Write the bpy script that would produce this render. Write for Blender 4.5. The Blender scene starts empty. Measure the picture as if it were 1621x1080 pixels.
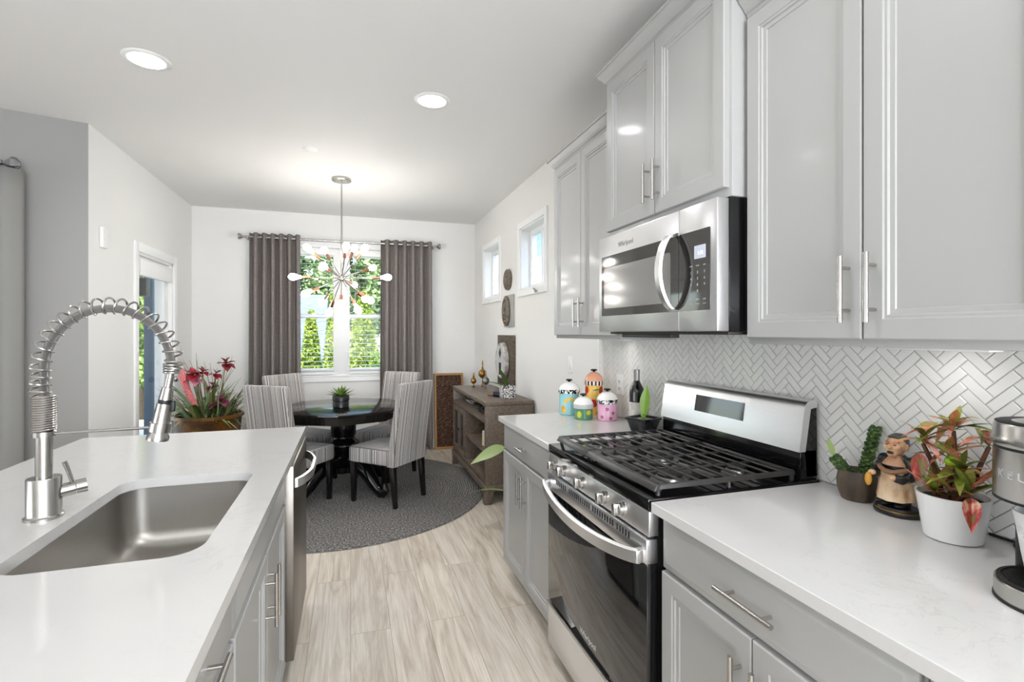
import bpy, bmesh, math, random
from math import sin, cos, pi, radians, sqrt, atan2
from mathutils import Vector, Matrix
V = Vector
S = bpy.context.scene
COL = S.collection
# ------------------------------------------------------------------ camera, world, sun, area lights, exposure
cd = bpy.data.cameras.new('camera'); cam = bpy.data.objects.new('camera', cd); COL.objects.link(cam)
cam.location = (0, 0, 1.40); cam.rotation_euler = (pi/2, 0, -math.atan(255.5/798))
cd.sensor_width = 36; cd.lens = 798/1621*36; cd.shift_y = -14/1621; cd.clip_start = .02; cd.clip_end = 300
S.camera = cam
S.view_settings.view_transform = 'Standard'; S.view_settings.look = 'None'
S.view_settings.gamma = 1; S.view_settings.use_curve_mapping = False
S.view_settings.exposure = 0.56
w = bpy.data.worlds.new('sky'); S.world = w; w.use_nodes = True
nt = w.node_tree; nt.nodes.clear()
sky = nt.nodes.new('ShaderNodeTexSky'); sky.sky_type = 'NISHITA'; sky.sun_disc = False
sky.sun_elevation = radians(52); sky.sun_rotation = radians(200); sky.air_density = 1.0; sky.dust_density = 2.0
bg = nt.nodes.new('ShaderNodeBackground'); bg.inputs[1].default_value = .62
wo = nt.nodes.new('ShaderNodeOutputWorld')
nt.links.new(sky.outputs[0], bg.inputs[0]); nt.links.new(bg.outputs[0], wo.inputs[0])
sl = bpy.data.lights.new('sun', 'SUN'); sl.energy = 5.5; sl.angle = radians(.6); sl.color = (1, .95, .86)
so = bpy.data.objects.new('sun', sl); COL.objects.link(so)
so.rotation_euler = V((.42, .55, -.85)).to_track_quat('-Z', 'Y').to_euler()
def area(name, loc, aim, sx, sy, power, col=(1, 1, 1), shape='RECTANGLE', spread=180):
    l = bpy.data.lights.new(name, 'AREA'); l.energy = power; l.shape = shape; l.size = sx; l.size_y = sy; l.color = col
    l.spread = radians(spread)
    o = bpy.data.objects.new(name, l); COL.objects.link(o); o.location = loc
    o.rotation_euler = V(aim).to_track_quat('-Z', 'Y').to_euler()
    return o
FILL_TINT = (.93, .98, 1.06)
area('rear_fill_light', (.3, -3.05, 1.45), (-.2, 1, .65), 2.2, 1.9, 185, FILL_TINT)  # added fill panel behind the camera, tilted up; the rear wall has no window
area('living_room_fill_light', (-5.3, .3, 1.5), (1, .25, .5), 3.8, 1.9, 50, FILL_TINT)  # added soft fill in front of the solid living room side wall
CANS = [(-.956, 2.911), (.45, 2.922), (.45, 1.05), (-.956, -.8), (.45, -.8)]
for cx, cy in CANS:
    area('ceiling_can_lamp', (cx, cy, 2.728), (0, 0, -1), .15, .15, 4.2, (.99, .99, 1), 'DISK', 150)
for cy in (2.43, .86):
    area('under_cabinet_lamp', (1.36, cy, 1.352), (.25, 0, -1), .05, .22, .15, (1, .99, .97), 'RECTANGLE', 150)

# ------------------------------------------------------------------ materials
def lin(r, g, b):
    f = lambda c: (c/255/12.92 if c/255 <= .04045 else ((c/255+.055)/1.055)**2.4)
    return (f(r), f(g), f(b), 1)
def base(name):
    m = bpy.data.materials.new(name); m.use_nodes = True
    return m, m.node_tree, m.node_tree.nodes['Principled BSDF']
def mat(name, col, rough=.5, metal=0, coat=0, emit=0, spec=None, bump=0, bscale=60, trans=0, sheen=0):
    m, t, p = base(name)
    col = tuple(col) if len(col) == 4 else tuple(col)+(1,)
    p.inputs['Base Color'].default_value = col; p.inputs['Roughness'].default_value = rough
    p.inputs['Metallic'].default_value = metal; p.inputs['Coat Weight'].default_value = coat
    p.inputs['Coat Roughness'].default_value = .08
    if trans: p.inputs['Transmission Weight'].default_value = trans
    if sheen: p.inputs['Sheen Weight'].default_value = sheen
    if spec is not None: p.inputs['Specular IOR Level'].default_value = spec
    if emit: p.inputs['Emission Color'].default_value = col; p.inputs['Emission Strength'].default_value = emit
    if bump:
        n = nd(t, 'TexNoise', Scale=bscale, Detail=4); co = nd(t, 'TexCoord'); t.links.new(co.outputs['Object'], n.inputs['Vector'])
        b = nd(t, 'Bump', Strength=bump, Distance=.01); t.links.new(n.outputs[0], b.inputs['Height']); t.links.new(b.outputs[0], p.inputs['Normal'])
    return m
def nd(t, typ, **kw):
    n = t.nodes.new('ShaderNode'+typ)
    for k, v in kw.items():
        if k in n.inputs: n.inputs[k].default_value = v
        else: setattr(n, k, v)
    return n
def ramp(t, stops, interp='LINEAR'):
    r = t.nodes.new('ShaderNodeValToRGB'); e = r.color_ramp.elements; r.color_ramp.interpolation = interp
    while len(e) < len(stops): e.new(.5)
    for i, (p, c) in enumerate(stops): e[i].position = p; e[i].color = tuple(c) if len(c) == 4 else tuple(c)+(1,)
    return r
def mapped(t, scale=(1, 1, 1), rot=(0, 0, 0)):
    co = nd(t, 'TexCoord'); mp = nd(t, 'Mapping'); mp.inputs['Scale'].default_value = scale; mp.inputs['Rotation'].default_value = rot
    t.links.new(co.outputs['Object'], mp.inputs['Vector']); return mp.outputs[0]
def noisy(name, stops, scale=5, detail=5, stretch=(1, 1, 1), rough=.5, metal=0, bump=0, coat=0, interp='LINEAR', distort=0, spec=None):
    m, t, p = base(name); v = mapped(t, stretch)
    n = nd(t, 'TexNoise', Scale=scale, Detail=detail, Distortion=distort); t.links.new(v, n.inputs['Vector'])
    r = ramp(t, stops, interp); t.links.new(n.outputs[0], r.inputs[0]); t.links.new(r.outputs[0], p.inputs['Base Color'])
    p.inputs['Roughness'].default_value = rough; p.inputs['Metallic'].default_value = metal; p.inputs['Coat Weight'].default_value = coat
    if spec is not None: p.inputs['Specular IOR Level'].default_value = spec
    if bump:
        b = nd(t, 'Bump', Strength=bump, Distance=.01); t.links.new(n.outputs[0], b.inputs['Height']); t.links.new(b.outputs[0], p.inputs['Normal'])
    return m
def brushed(name, col, rough=.3, stretch=(1, 1, 1)):
    m, t, p = base(name); p.inputs['Metallic'].default_value = 1
    v = mapped(t, stretch); n = nd(t, 'TexNoise', Scale=16, Detail=6); t.links.new(v, n.inputs['Vector'])
    r = ramp(t, [(.3, tuple(c*.95 for c in col[:3])), (.7, col)]); t.links.new(n.outputs[0], r.inputs[0]); t.links.new(r.outputs[0], p.inputs['Base Color'])
    mr = nd(t, 'MapRange'); mr.inputs[3].default_value = rough-.03; mr.inputs[4].default_value = rough+.04
    t.links.new(n.outputs[0], mr.inputs[0]); t.links.new(mr.outputs[0], p.inputs['Roughness'])
    return m
def island(name, stops, rough=.5, spec=None, trans=0):
    m, t, p = base(name); g = nd(t, 'NewGeometry'); r = ramp(t, stops)
    t.links.new(g.outputs['Random Per Island'], r.inputs[0]); t.links.new(r.outputs[0], p.inputs['Base Color'])
    p.inputs['Roughness'].default_value = rough
    if spec is not None: p.inputs['Specular IOR Level'].default_value = spec
    return m
WALL = mat('wall_paint', lin(233, 232, 229), .6, bump=.03, bscale=220)
CEIL = mat('ceiling_paint', lin(231, 230, 228), .7)
ACC = mat('grey_wall', lin(152, 151, 148), .6)  # one even grey, darker than the other walls
TRIM = mat('white_trim_paint', lin(244, 244, 243), .35)
CAB = mat('grey_cabinet_paint', lin(169, 169, 167), .38, coat=.1)
CABD = mat('dark_gap', lin(60, 59, 57), .8)
STEEL = brushed('brushed_steel', lin(184, 181, 177), .24, (40, 40, 1))
STEELH = brushed('brushed_steel_panel', lin(233, 233, 234), .3, (1, 1, 50))
NICK = brushed('satin_nickel', lin(190, 186, 181), .25, (1, 1, 1))
SINK = brushed('sink_steel', lin(178, 175, 170), .34, (60, 1, 1))
CHROME = mat('polished_chrome', lin(220, 220, 220), .08, 1)
BLK = mat('gloss_black_enamel', lin(12, 12, 13), .12)
BLKM = mat('matte_black', lin(14, 14, 14), .5)
IRON = mat('cast_iron', lin(52, 50, 48), .36, bump=.05, bscale=300)
BGLASS = mat('black_oven_glass', lin(17, 17, 19), .05, spec=.9)
MGLASS = mat('microwave_glass', lin(38, 36, 34), .06, spec=1.0)
WPLASTIC = mat('white_plastic', lin(240, 240, 238), .35)
DARKW = mat('ebony_wood', lin(9, 8, 8), .11)
GLASS = None
def glass():
    m = bpy.data.materials.new('window_glass'); m.use_nodes = True; t = m.node_tree; t.nodes.clear()
    o = nd(t, 'OutputMaterial'); tr = nd(t, 'BsdfTransparent'); gl = nd(t, 'BsdfGlossy', Roughness=.02); lw = nd(t, 'LayerWeight', Blend=.5); pw = nd(t, 'Math', operation='POWER'); pw.inputs[1].default_value = 4; fr = nd(t, 'Math', operation='MULTIPLY_ADD'); fr.inputs[1].default_value = .3; fr.inputs[2].default_value = .005; mx = nd(t, 'MixShader'); t.links.new(lw.outputs['Facing'], pw.inputs[0]); t.links.new(pw.outputs[0], fr.inputs[0])
    t.links.new(fr.outputs[0], mx.inputs[0]); t.links.new(tr.outputs[0], mx.inputs[1]); t.links.new(gl.outputs[0], mx.inputs[2]); t.links.new(mx.outputs[0], o.inputs[0])
    return m
GLASS = glass()
def quartz():
    m, t, p = base('white_quartz'); v = mapped(t)
    n = nd(t, 'TexNoise', Scale=11, Detail=9, Distortion=1.2, Roughness=.62); t.links.new(v, n.inputs['Vector'])
    s = nd(t, 'Math', operation='SUBTRACT'); s.inputs[1].default_value = .5; t.links.new(n.outputs[0], s.inputs[0])
    a = nd(t, 'Math', operation='ABSOLUTE'); t.links.new(s.outputs[0], a.inputs[0])
    r = ramp(t, [(0, lin(192, 191, 188)), (.008, lin(204, 203, 200)), (.03, lin(207, 206, 204))]); t.links.new(a.outputs[0], r.inputs[0])
    n2 = nd(t, 'TexNoise', Scale=3.5, Detail=4); t.links.new(v, n2.inputs['Vector']); r2 = ramp(t, [(.47, lin(230, 229, 227)), (.62, (1, 1, 1))]); t.links.new(n2.outputs[0], r2.inputs[0])
    mx = nd(t, 'Mix', data_type='RGBA'); mx.inputs[0].default_value = 1; 
    msk = ramp(t, [(.46, (0, 0, 0)), (.6, (1, 1, 1))]); t.links.new(n2.outputs[0], msk.inputs[0]); t.links.new(msk.outputs[0], mx.inputs[0])
    t.links.new(r.outputs[0], mx.inputs[7]); mx.inputs[6].default_value = lin(207, 206, 204); t.links.new(mx.outputs[2], p.inputs['Base Color'])
    p.inputs['Roughness'].default_value = .13; return m
QUARTZ = quartz()
def floor_mat():
    m, t, p = base('oak_plank_floor'); co = nd(t, 'TexCoord'); sp = nd(t, 'SeparateXYZ'); cb = nd(t, 'CombineXYZ')
    t.links.new(co.outputs['Object'], sp.inputs[0]); t.links.new(sp.outputs[1], cb.inputs[0]); t.links.new(sp.outputs[0], cb.inputs[1])
    br = nd(t, 'TexBrick', Scale=1.0); br.offset = .37; br.offset_frequency = 2
    for k, vv in {'Brick Width': 1.5, 'Row Height': .18, 'Mortar Size': .0012, 'Mortar Smooth': .3, 'Bias': 0.0}.items(): br.inputs[k].default_value = vv
    br.inputs['Color1'].default_value = (0, 0, 0, 1); br.inputs['Color2'].default_value = (1, 1, 1, 1); br.inputs['Mortar'].default_value = (.5, .5, .5, 1)
    t.links.new(cb.outputs[0], br.inputs['Vector'])
    # shift the grain from plank to plank
    ad = nd(t, 'VectorMath', operation='MULTIPLY_ADD'); ad.inputs[1].default_value = (3.1, 7.7, 5.3); t.links.new(br.outputs[0], ad.inputs[0]); t.links.new(co.outputs['Object'], ad.inputs[2])
    mp = nd(t, 'Mapping'); mp.inputs['Scale'].default_value = (9, .9, 1); t.links.new(ad.outputs[0], mp.inputs[0])
    n = nd(t, 'TexNoise', Scale=1.6, Detail=7, Distortion=1.6, Roughness=.6); t.links.new(mp.outputs[0], n.inputs['Vector'])
    r = ramp(t, [(.25, lin(168, 155, 139)), (.42, lin(206, 196, 182)), (.55, lin(222, 214, 202)), (.75, lin(231, 225, 215))]); t.links.new(n.outputs[0], r.inputs[0])
    mp2 = nd(t, 'Mapping'); mp2.inputs['Scale'].default_value = (70, 2.2, 1); t.links.new(ad.outputs[0], mp2.inputs[0])
    n2 = nd(t, 'TexNoise', Scale=2, Detail=4); t.links.new(mp2.outputs[0], n2.inputs['Vector']); r2 = ramp(t, [(.35, (.80, .78, .75)), (.6, (1, 1, 1))]); t.links.new(n2.outputs[0], r2.inputs[0])
    m1 = nd(t, 'Mix', data_type='RGBA', blend_type='MULTIPLY'); m1.inputs[0].default_value = .75; t.links.new(r.outputs[0], m1.inputs[6]); t.links.new(r2.outputs[0], m1.inputs[7])
    r3 = ramp(t, [(0, (.90, .89, .88)), (1, (1.03, 1.02, 1.0))]); t.links.new(br.outputs[0], r3.inputs[0])
    m2 = nd(t, 'Mix', data_type='RGBA', blend_type='MULTIPLY'); m2.inputs[0].default_value = 1; t.links.new(m1.outputs[2], m2.inputs[6]); t.links.new(r3.outputs[0], m2.inputs[7])
    m3 = nd(t, 'Mix', data_type='RGBA'); t.links.new(br.outputs['Fac'], m3.inputs[0]); t.links.new(m2.outputs[2], m3.inputs[6]); m3.inputs[7].default_value = lin(140, 125, 108)
    t.links.new(m3.outputs[2], p.inputs['Base Color']); p.inputs['Roughness'].default_value = .38
    b = nd(t, 'Bump', Strength=.12, Distance=.004); t.links.new(n2.outputs[0], b.inputs['Height']); t.links.new(b.outputs[0], p.inputs['Normal'])
    return m
def stripe_mat():
    m, t, p = base('striped_chair_fabric'); co = nd(t, 'TexCoord'); sp = nd(t, 'SeparateXYZ'); t.links.new(co.outputs['Object'], sp.inputs[0])
    sn = nd(t, 'SeparateXYZ'); t.links.new(co.outputs['Normal'], sn.inputs[0])
    ab = nd(t, 'Math', operation='ABSOLUTE'); t.links.new(sn.outputs[0], ab.inputs[0]); gt = nd(t, 'Math', operation='GREATER_THAN'); gt.inputs[1].default_value = .75; t.links.new(ab.outputs[0], gt.inputs[0])
    mx = nd(t, 'Mix'); t.links.new(gt.outputs[0], mx.inputs[0]); t.links.new(sp.outputs[0], mx.inputs[2]); t.links.new(sp.outputs[1], mx.inputs[3])
    n = nd(t, 'TexNoise', noise_dimensions='1D', Scale=75, Detail=3, Roughness=.7); t.links.new(mx.outputs[0], n.inputs['W'])
    r = ramp(t, [(0, lin(72, 69, 70)), (.40, lin(156, 152, 150)), (.435, lin(84, 81, 82)), (.47, lin(206, 203, 200)), (.51, lin(112, 109, 111)), (.54, lin(182, 168, 152)), (.575, lin(76, 73, 75)), (.62, lin(216, 214, 212))], 'CONSTANT')
    t.links.new(n.outputs[0], r.inputs[0]); t.links.new(r.outputs[0], p.inputs['Base Color']); p.inputs['Roughness'].default_value = .85; p.inputs['Sheen Weight'].default_value = .2
    return m
def rug_mat():
    m, t, p = base('braided_rug'); co = nd(t, 'TexCoord'); sp = nd(t, 'SeparateXYZ'); t.links.new(co.outputs['Object'], sp.inputs[0]); cb = nd(t, 'CombineXYZ')
    t.links.new(sp.outputs[0], cb.inputs[0]); t.links.new(sp.outputs[1], cb.inputs[1])
    ln = nd(t, 'VectorMath', operation='LENGTH'); t.links.new(cb.outputs[0], ln.inputs[0])
    mu = nd(t, 'Math', operation='MULTIPLY'); mu.inputs[1].default_value = 2*pi/.021; t.links.new(ln.outputs['Value'], mu.inputs[0]); sn = nd(t, 'Math', operation='SINE'); t.links.new(mu.outputs[0], sn.inputs[0])
    n = nd(t, 'TexNoise', Scale=85, Detail=3); t.links.new(co.outputs['Object'], n.inputs['Vector'])
    r = ramp(t, [(.34, lin(66, 64, 63)), (.5, lin(116, 113, 110)), (.66, lin(178, 174, 169))]); t.links.new(n.outputs[0], r.inputs[0])
    mr = nd(t, 'MapRange'); mr.inputs[1].default_value = -1; mr.inputs[3].default_value = .74; mr.inputs[4].default_value = 1.05; t.links.new(sn.outputs[0], mr.inputs[0])
    m1 = nd(t, 'Mix', data_type='RGBA', blend_type='MULTIPLY'); m1.inputs[0].default_value = 1; t.links.new(r.outputs[0], m1.inputs[6]); t.links.new(mr.outputs[0], m1.inputs[7])
    t.links.new(m1.outputs[2], p.inputs['Base Color']); p.inputs['Roughness'].default_value = .95
    b = nd(t, 'Bump', Strength=.6, Distance=.006); t.links.new(sn.outputs[0], b.inputs['Height']); t.links.new(b.outputs[0], p.inputs['Normal'])
    return m
FLOOR = floor_mat(); STRIPE = stripe_mat(); RUGM = rug_mat()
CURT = noisy('taupe_curtain_fabric', [(.3, lin(124, 116, 112)), (.7, lin(142, 134, 130))], 60, 3, (1, 1, 1), .85)
WOOD = noisy('grey_brown_wood', [(.3, lin(88, 76, 65)), (.5, lin(106, 93, 81)), (.7, lin(122, 109, 96))], 6, 6, (9, 1, 9), .42, bump=.08)
LEAFG = island('green_leaves', [(0, lin(40, 62, 26)), (.5, lin(70, 98, 40)), (1, lin(112, 132, 60))], .45)

# ------------------------------------------------------------------ mesh builder
class B:
    def __init__(self): self.bm = bmesh.new(); self.mi = 0
    def v(self, p): return self.bm.verts.new(p)
    def f(self, vs):
        try: fc = self.bm.faces.new(vs)
        except ValueError: return None
        fc.material_index = self.mi; return fc
    def hexa(self, pts, bev=0, seg=2):
        vs = [self.v(p) for p in pts]
        fs = [self.f([vs[i] for i in q]) for q in ((3, 2, 1, 0), (4, 5, 6, 7), (0, 1, 5, 4), (1, 2, 6, 5), (2, 3, 7, 6), (3, 0, 4, 7))]
        if bev: bmesh.ops.bevel(self.bm, geom=list({e for f in fs for e in f.edges}), offset=bev, segments=seg, profile=.5, affect='EDGES', clamp_overlap=True)
        return self
    def box(self, x0, x1, y0, y1, z0, z1, bev=0, seg=2):
        return self.hexa([(x0, y0, z0), (x1, y0, z0), (x1, y1, z0), (x0, y1, z0), (x0, y0, z1), (x1, y0, z1), (x1, y1, z1), (x0, y1, z1)], bev, seg)
    def loops(self, rings, closed=True, cap0=True, cap1=True):
        R = [[self.v(p) for p in r] for r in rings]; n = len(R[0])
        for a, b in zip(R, R[1:]):
            for i in range(n if closed else n-1): self.f([a[i], a[(i+1) % n], b[(i+1) % n], b[i]])
        if cap0: self.f(R[0][::-1])
        if cap1: self.f(R[-1])
        return self
    def lathe(self, prof, c=(0, 0, 0), n=32, sx=1, sy=1, rot=None):
        rings = []
        for r, z in prof:
            ring = []
            for i in range(n):
                a = 2*pi*i/n; p = V((max(r, 1e-5)*cos(a)*sx, max(r, 1e-5)*sin(a)*sy, z))
                if rot: p = rot @ p
                ring.append(p+V(c))
            rings.append(ring)
        return self.loops(rings)
    def tube(self, pts, r, n=10, caps=True, flat=None):
        pts = [V(p) for p in pts]; m = len(pts); rs = r if isinstance(r, (list, tuple)) else [r]*m
        rings = []; up = None
        for i, p in enumerate(pts):
            t = (pts[min(i+1, m-1)]-pts[max(i-1, 0)]).normalized()
            if up is None: up = V((0, 0, 1)) if abs(t.z) < .9 else V((1, 0, 0))
            a = t.cross(up)
            if a.length < 1e-5: a = t.orthogonal()
            a.normalize(); b = a.cross(t).normalized(); up = b
            fx, fy = flat or (1, 1)
            rings.append([p+a*(rs[i]*cos(2*pi*k/n)*fx)+b*(rs[i]*sin(2*pi*k/n)*fy) for k in range(n)])
        return self.loops(rings, True, caps, caps)
    def cyl(self, p, q, r, r2=None, n=16): return self.tube([p, q], [r, r if r2 is None else r2], n)
    def sph(self, c, r, s=(1, 1, 1), u=16, v=10, rot=None):
        prof = []
        rings = []
        for j in range(1, v):
            a = pi*j/v; ring = []
            for i in range(u):
                b = 2*pi*i/u; p = V((r*sin(a)*cos(b)*s[0], r*sin(a)*sin(b)*s[1], -r*cos(a)*s[2]))
                if rot: p = rot @ p
                ring.append(p+V(c))
            rings.append(ring)
        return self.loops(rings)
    def prism(self, poly, fn, a, b):   # poly 2-D points, fn(u,v,w) -> 3-D point
        return self.loops([[fn(u, v, a) for u, v in poly], [fn(u, v, b) for u, v in poly]])
    def slab(self, rings, fn):         # rings: list of (rect(u0,u1,v0,v1), depth)
        return self.loops([[fn(u0, v0, d), fn(u1, v0, d), fn(u1, v1, d), fn(u0, v1, d)] for (u0, u1, v0, v1), d in rings])
    def leaf(self, base, d, L, W, droop=.3, n=6, fold=.25, up=(0, 0, 1), prof=None, curl=0):
        base = V(base); d = V(d).normalized(); up = V(up); s = d.cross(up)
        if s.length < .05: s = d.orthogonal()
        s.normalize(); rows = []
        for i in range(n+1):
            t = i/n; c = base+d*(L*t)+V((0, 0, -1))*(droop*L*t*t)+s*(curl*L*t*t)
            wd = W*.5*(prof(t) if prof else max(.04, sin(pi*min(1, t**.75*.97+.02))))
            nrm = s.cross(d).normalized()
            rows.append([self.v(c-s*wd+nrm*wd*fold), self.v(c), self.v(c+s*wd+nrm*wd*fold)])
        for a, b in zip(rows, rows[1:]):
            self.f([a[0], a[1], b[1], b[0]]); self.f([a[1], a[2], b[2], b[1]])
        return self
    def make(self, name, mats, parent=None, off=None, smooth=40, rec=True):
        bm = self.bm
        if off is not None: bmesh.ops.translate(bm, verts=bm.verts, vec=-V(off))
        if rec: bmesh.ops.recalc_face_normals(bm, faces=bm.faces)
        if smooth:
            lim = radians(smooth)
            for f in bm.faces: f.smooth = True
            for e in bm.edges:
                if len(e.link_faces) == 2 and e.calc_face_angle(0) > lim: e.smooth = False
        me = bpy.data.meshes.new(name); bm.to_mesh(me); bm.free()
        for m in (mats if isinstance(mats, (list, tuple)) else [mats]): me.materials.append(m)
        o = bpy.data.objects.new(name, me); COL.objects.link(o)
        if parent: o.parent = parent
        return o
BASE = {}
def tag(o, label, cat, group=None):
    o['label'] = label; o['category'] = cat
    if group: o['group'] = group
    return o
def thing(name, label, cat, loc=(0, 0, 0), rz=0, group=None):
    o = bpy.data.objects.new(name, None); COL.objects.link(o); o.location = loc; o.rotation_euler = (0, 0, rz); o.empty_display_size = .1
    BASE[o.name] = V(loc); return tag(o, label, cat, group)
def part(name, b, m, parent, world=False, smooth=40, label=None, root=None):
    o = b.make(name, m, parent, BASE[(root or parent).name] if world else None, smooth)
    if label: o['label'] = label
    return o
def struct(name, b, m, parent=None, smooth=30):
    o = b.make(name, m, parent, None, smooth)
    if not parent: o['kind'] = 'structure'
    return o
def dup(root, loc, rz, label, group=None):
    r = root.copy(); COL.objects.link(r); r.location = loc; r.rotation_euler = (0, 0, rz); r['label'] = label
    if group: r['group'] = group
    for ch in list(root.children):
        c = ch.copy(); COL.objects.link(c); c.parent = r
        for g in list(ch.children):
            k = g.copy(); COL.objects.link(k); k.parent = c
    return r
def text_mesh(items, name, mat_, parent, ext=.0004, label=None):   # items: (text, size, frame); lettering becomes one mesh
    b = B()
    for body, size, M in items:
        cu = bpy.data.curves.new('lettering', 'FONT'); cu.body = body; cu.size = size; cu.extrude = ext; cu.align_x = 'CENTER'; cu.align_y = 'CENTER'
        o = bpy.data.objects.new('lettering', cu); COL.objects.link(o); bpy.context.view_layer.update()
        me = bpy.data.meshes.new_from_object(o.evaluated_get(bpy.context.evaluated_depsgraph_get())); me.transform(M); b.bm.from_mesh(me)
        bpy.data.objects.remove(o); bpy.data.curves.remove(cu); bpy.data.meshes.remove(me)
    o = b.make(name, mat_, parent, None, 0, False)
    if label: o['label'] = label
    return o
def frame_at(p, x, y):   # text frame: x along reading direction, y up
    x = V(x).normalized(); y = V(y).normalized(); z = x.cross(y)
    return Matrix(((x.x, y.x, z.x, p[0]), (x.y, y.y, z.y, p[1]), (x.z, y.z, z.z, p[2]), (0, 0, 0, 1)))
R = random.Random(7)

# ------------------------------------------------------------------ room shell
H = 2.743; XR = 1.475; XL = -1.607; YB = 6.135; YC = 3.92; TH = .14
def wall_holes(u0, u1, v0, v1, holes, fn):   # boxes around rectangular holes; fn(u,v,w) w in 0..TH
    b = B(); us = sorted({u0, u1, *[h[0] for h in holes], *[h[1] for h in holes]})
    for a, c in zip(us, us[1:]):
        vs = [v0]; hh = sorted([h for h in holes if h[0] <= a+1e-6 and h[1] >= c-1e-6], key=lambda h: h[2])
        for h in hh: vs += [h[2], h[3]]
        vs.append(v1)
        for k in range(0, len(vs), 2):
            if vs[k+1]-vs[k] > 1e-4:
                b.hexa([fn(a, vs[k], 0), fn(c, vs[k], 0), fn(c, vs[k], TH), fn(a, vs[k], TH), fn(a, vs[k+1], 0), fn(c, vs[k+1], 0), fn(c, vs[k+1], TH), fn(a, vs[k+1], TH)])
    return b
struct('floor', B().box(-5.7, XR+.02, -3.4, YB+.02, -.12, 0), FLOOR)
struct('ceiling', B().box(-5.7, XR+.14, -3.4, YB+.14, H, H+.12), CEIL)
WIN = (-.95, .75, .90, 2.36)
struct('wall_back', wall_holes(XL-TH, XR+TH, 0, H, [WIN], lambda u, v, w: (u, YB+w, v)), WALL)
T1 = (5.03, 5.65, 1.78, 2.335); T2 = (3.735, 4.345, 1.78, 2.335)
struct('wall_right', wall_holes(-3.4, YB, 0, H, [T1, T2], lambda u, v, w: (XR+w, u, v)), WALL)
DOOR = (4.69, 5.53, 0, 2.04)
struct('wall_left', wall_holes(YC, YB, 0, H, [DOOR], lambda u, v, w: (XL-w, u, v)), WALL)
ang = V((-.393, -.11, 0)).normalized(); nrm = V((ang.y, -ang.x, 0)); nrm = nrm if nrm.y > 0 else -nrm
P0 = V((XL, YC, 0)); P1 = P0+ang*4.1
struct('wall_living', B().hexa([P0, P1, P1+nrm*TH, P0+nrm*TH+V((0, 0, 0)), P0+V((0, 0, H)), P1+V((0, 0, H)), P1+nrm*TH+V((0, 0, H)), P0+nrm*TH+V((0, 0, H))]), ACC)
struct('wall_living_side', B().box(-5.7, -5.56, -3.4, 3.2, 0, H), WALL)
struct('wall_rear', B().box(-5.7, XR+TH, -3.4, -3.26, 0, H), WALL)
def base_run(name, a, c, n):
    a, c, n = V(a), V(c), V(n).normalized()
    prof = [(0, 0), (.014, 0), (.014, .085), (.008, .10), (.0, .105)]
    B_ = B().loops([[a+n*u+V((0, 0, z)) for u, z in prof], [c+n*u+V((0, 0, z)) for u, z in prof]])
    return struct(name, B_, TRIM)
base_run('baseboard_back', (XL, YB, 0), (XR, YB, 0), (0, -1, 0))
base_run('baseboard_right', (XR, 2.84, 0), (XR, YB-.014, 0), (-1, 0, 0))
base_run('baseboard_left', (XL, YC, 0), (XL, 4.60, 0), (1, 0, 0))
base_run('baseboard_left_corner', (XL, 5.62, 0), (XL, YB-.014, 0), (1, 0, 0))
base_run('baseboard_living', P0, P1, -nrm)
# back window
def casing(b, u0, u1, v0, v1, wd, fn, t=.016, sill=0):
    for (a, c, d, e) in ((u0-wd, u0, v0-wd, v1+wd), (u1, u1+wd, v0-wd, v1+wd), (u0, u1, v1, v1+wd), (u0, u1, v0-wd, v0)):
        b.slab([((a, c, d, e), 0), ((a, c, d, e), -t+.004), ((a+.004, c-.004, d+.004, e-.004), -t)], fn)
    return b
fb = lambda u, v, w: (u, YB+w, v)
u0, u1, v0, v1 = WIN
def wframe(b, a, c, d, e, wd, y0, y1, fn):   # mitred rectangular frame
    O = [(a, d), (c, d), (c, e), (a, e)]; I = [(a+wd, d+wd), (c-wd, d+wd), (c-wd, e-wd), (a+wd, e-wd)]
    k = .003; O2 = [(a+k, d+k), (c-k, d+k), (c-k, e-k), (a+k, e-k)]; I2 = [(a+wd-k, d+wd-k), (c-wd+k, d+wd-k), (c-wd+k, e-wd+k), (a+wd-k, e-wd+k)]
    rings = [(O, y1), (O, y0+k), (O2, y0), (I2, y0), (I, y0+k), (I, y1), (O, y1)]
    return b.loops([[fn(u, v, y) for u, v in r] for r, y in rings], True, False, False)
wb = B()
wframe(wb, u0, -.10, v0, v1, .045, .03, .13, fb); wframe(wb, -.10, u1, v0, v1, .045, .03, .13, fb)
for a, c in ((u0+.045, -.145), (-.055, u1-.045)):
    zm = 1.585
    wframe(wb, a, c, v0+.045, zm+.025, .04, .045, .075, fb); wframe(wb, a, c, zm-.025, v1-.045, .04, .078, .105, fb)
wb.box(-.19, -.01, YB+.005, YB+.03, v0+.004, v1-.004, .003)
window1 = struct('window_1', wb, TRIM)
struct('window_casing', casing(B(), u0, u1, v0, v1, .07, fb), TRIM, window1)
struct('window_sill', B().box(u0-.02, u1+.02, YB-.02, YB+.02, v0-.012, v0+.008, .004), TRIM, window1)
struct('window_pane', B().box(u0+.06, -.17, YB+.094, YB+.098, v0+.07, v1-.07).box(-.03, u1-.06, YB+.094, YB+.098, v0+.07, v1-.07), GLASS, window1)
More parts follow.
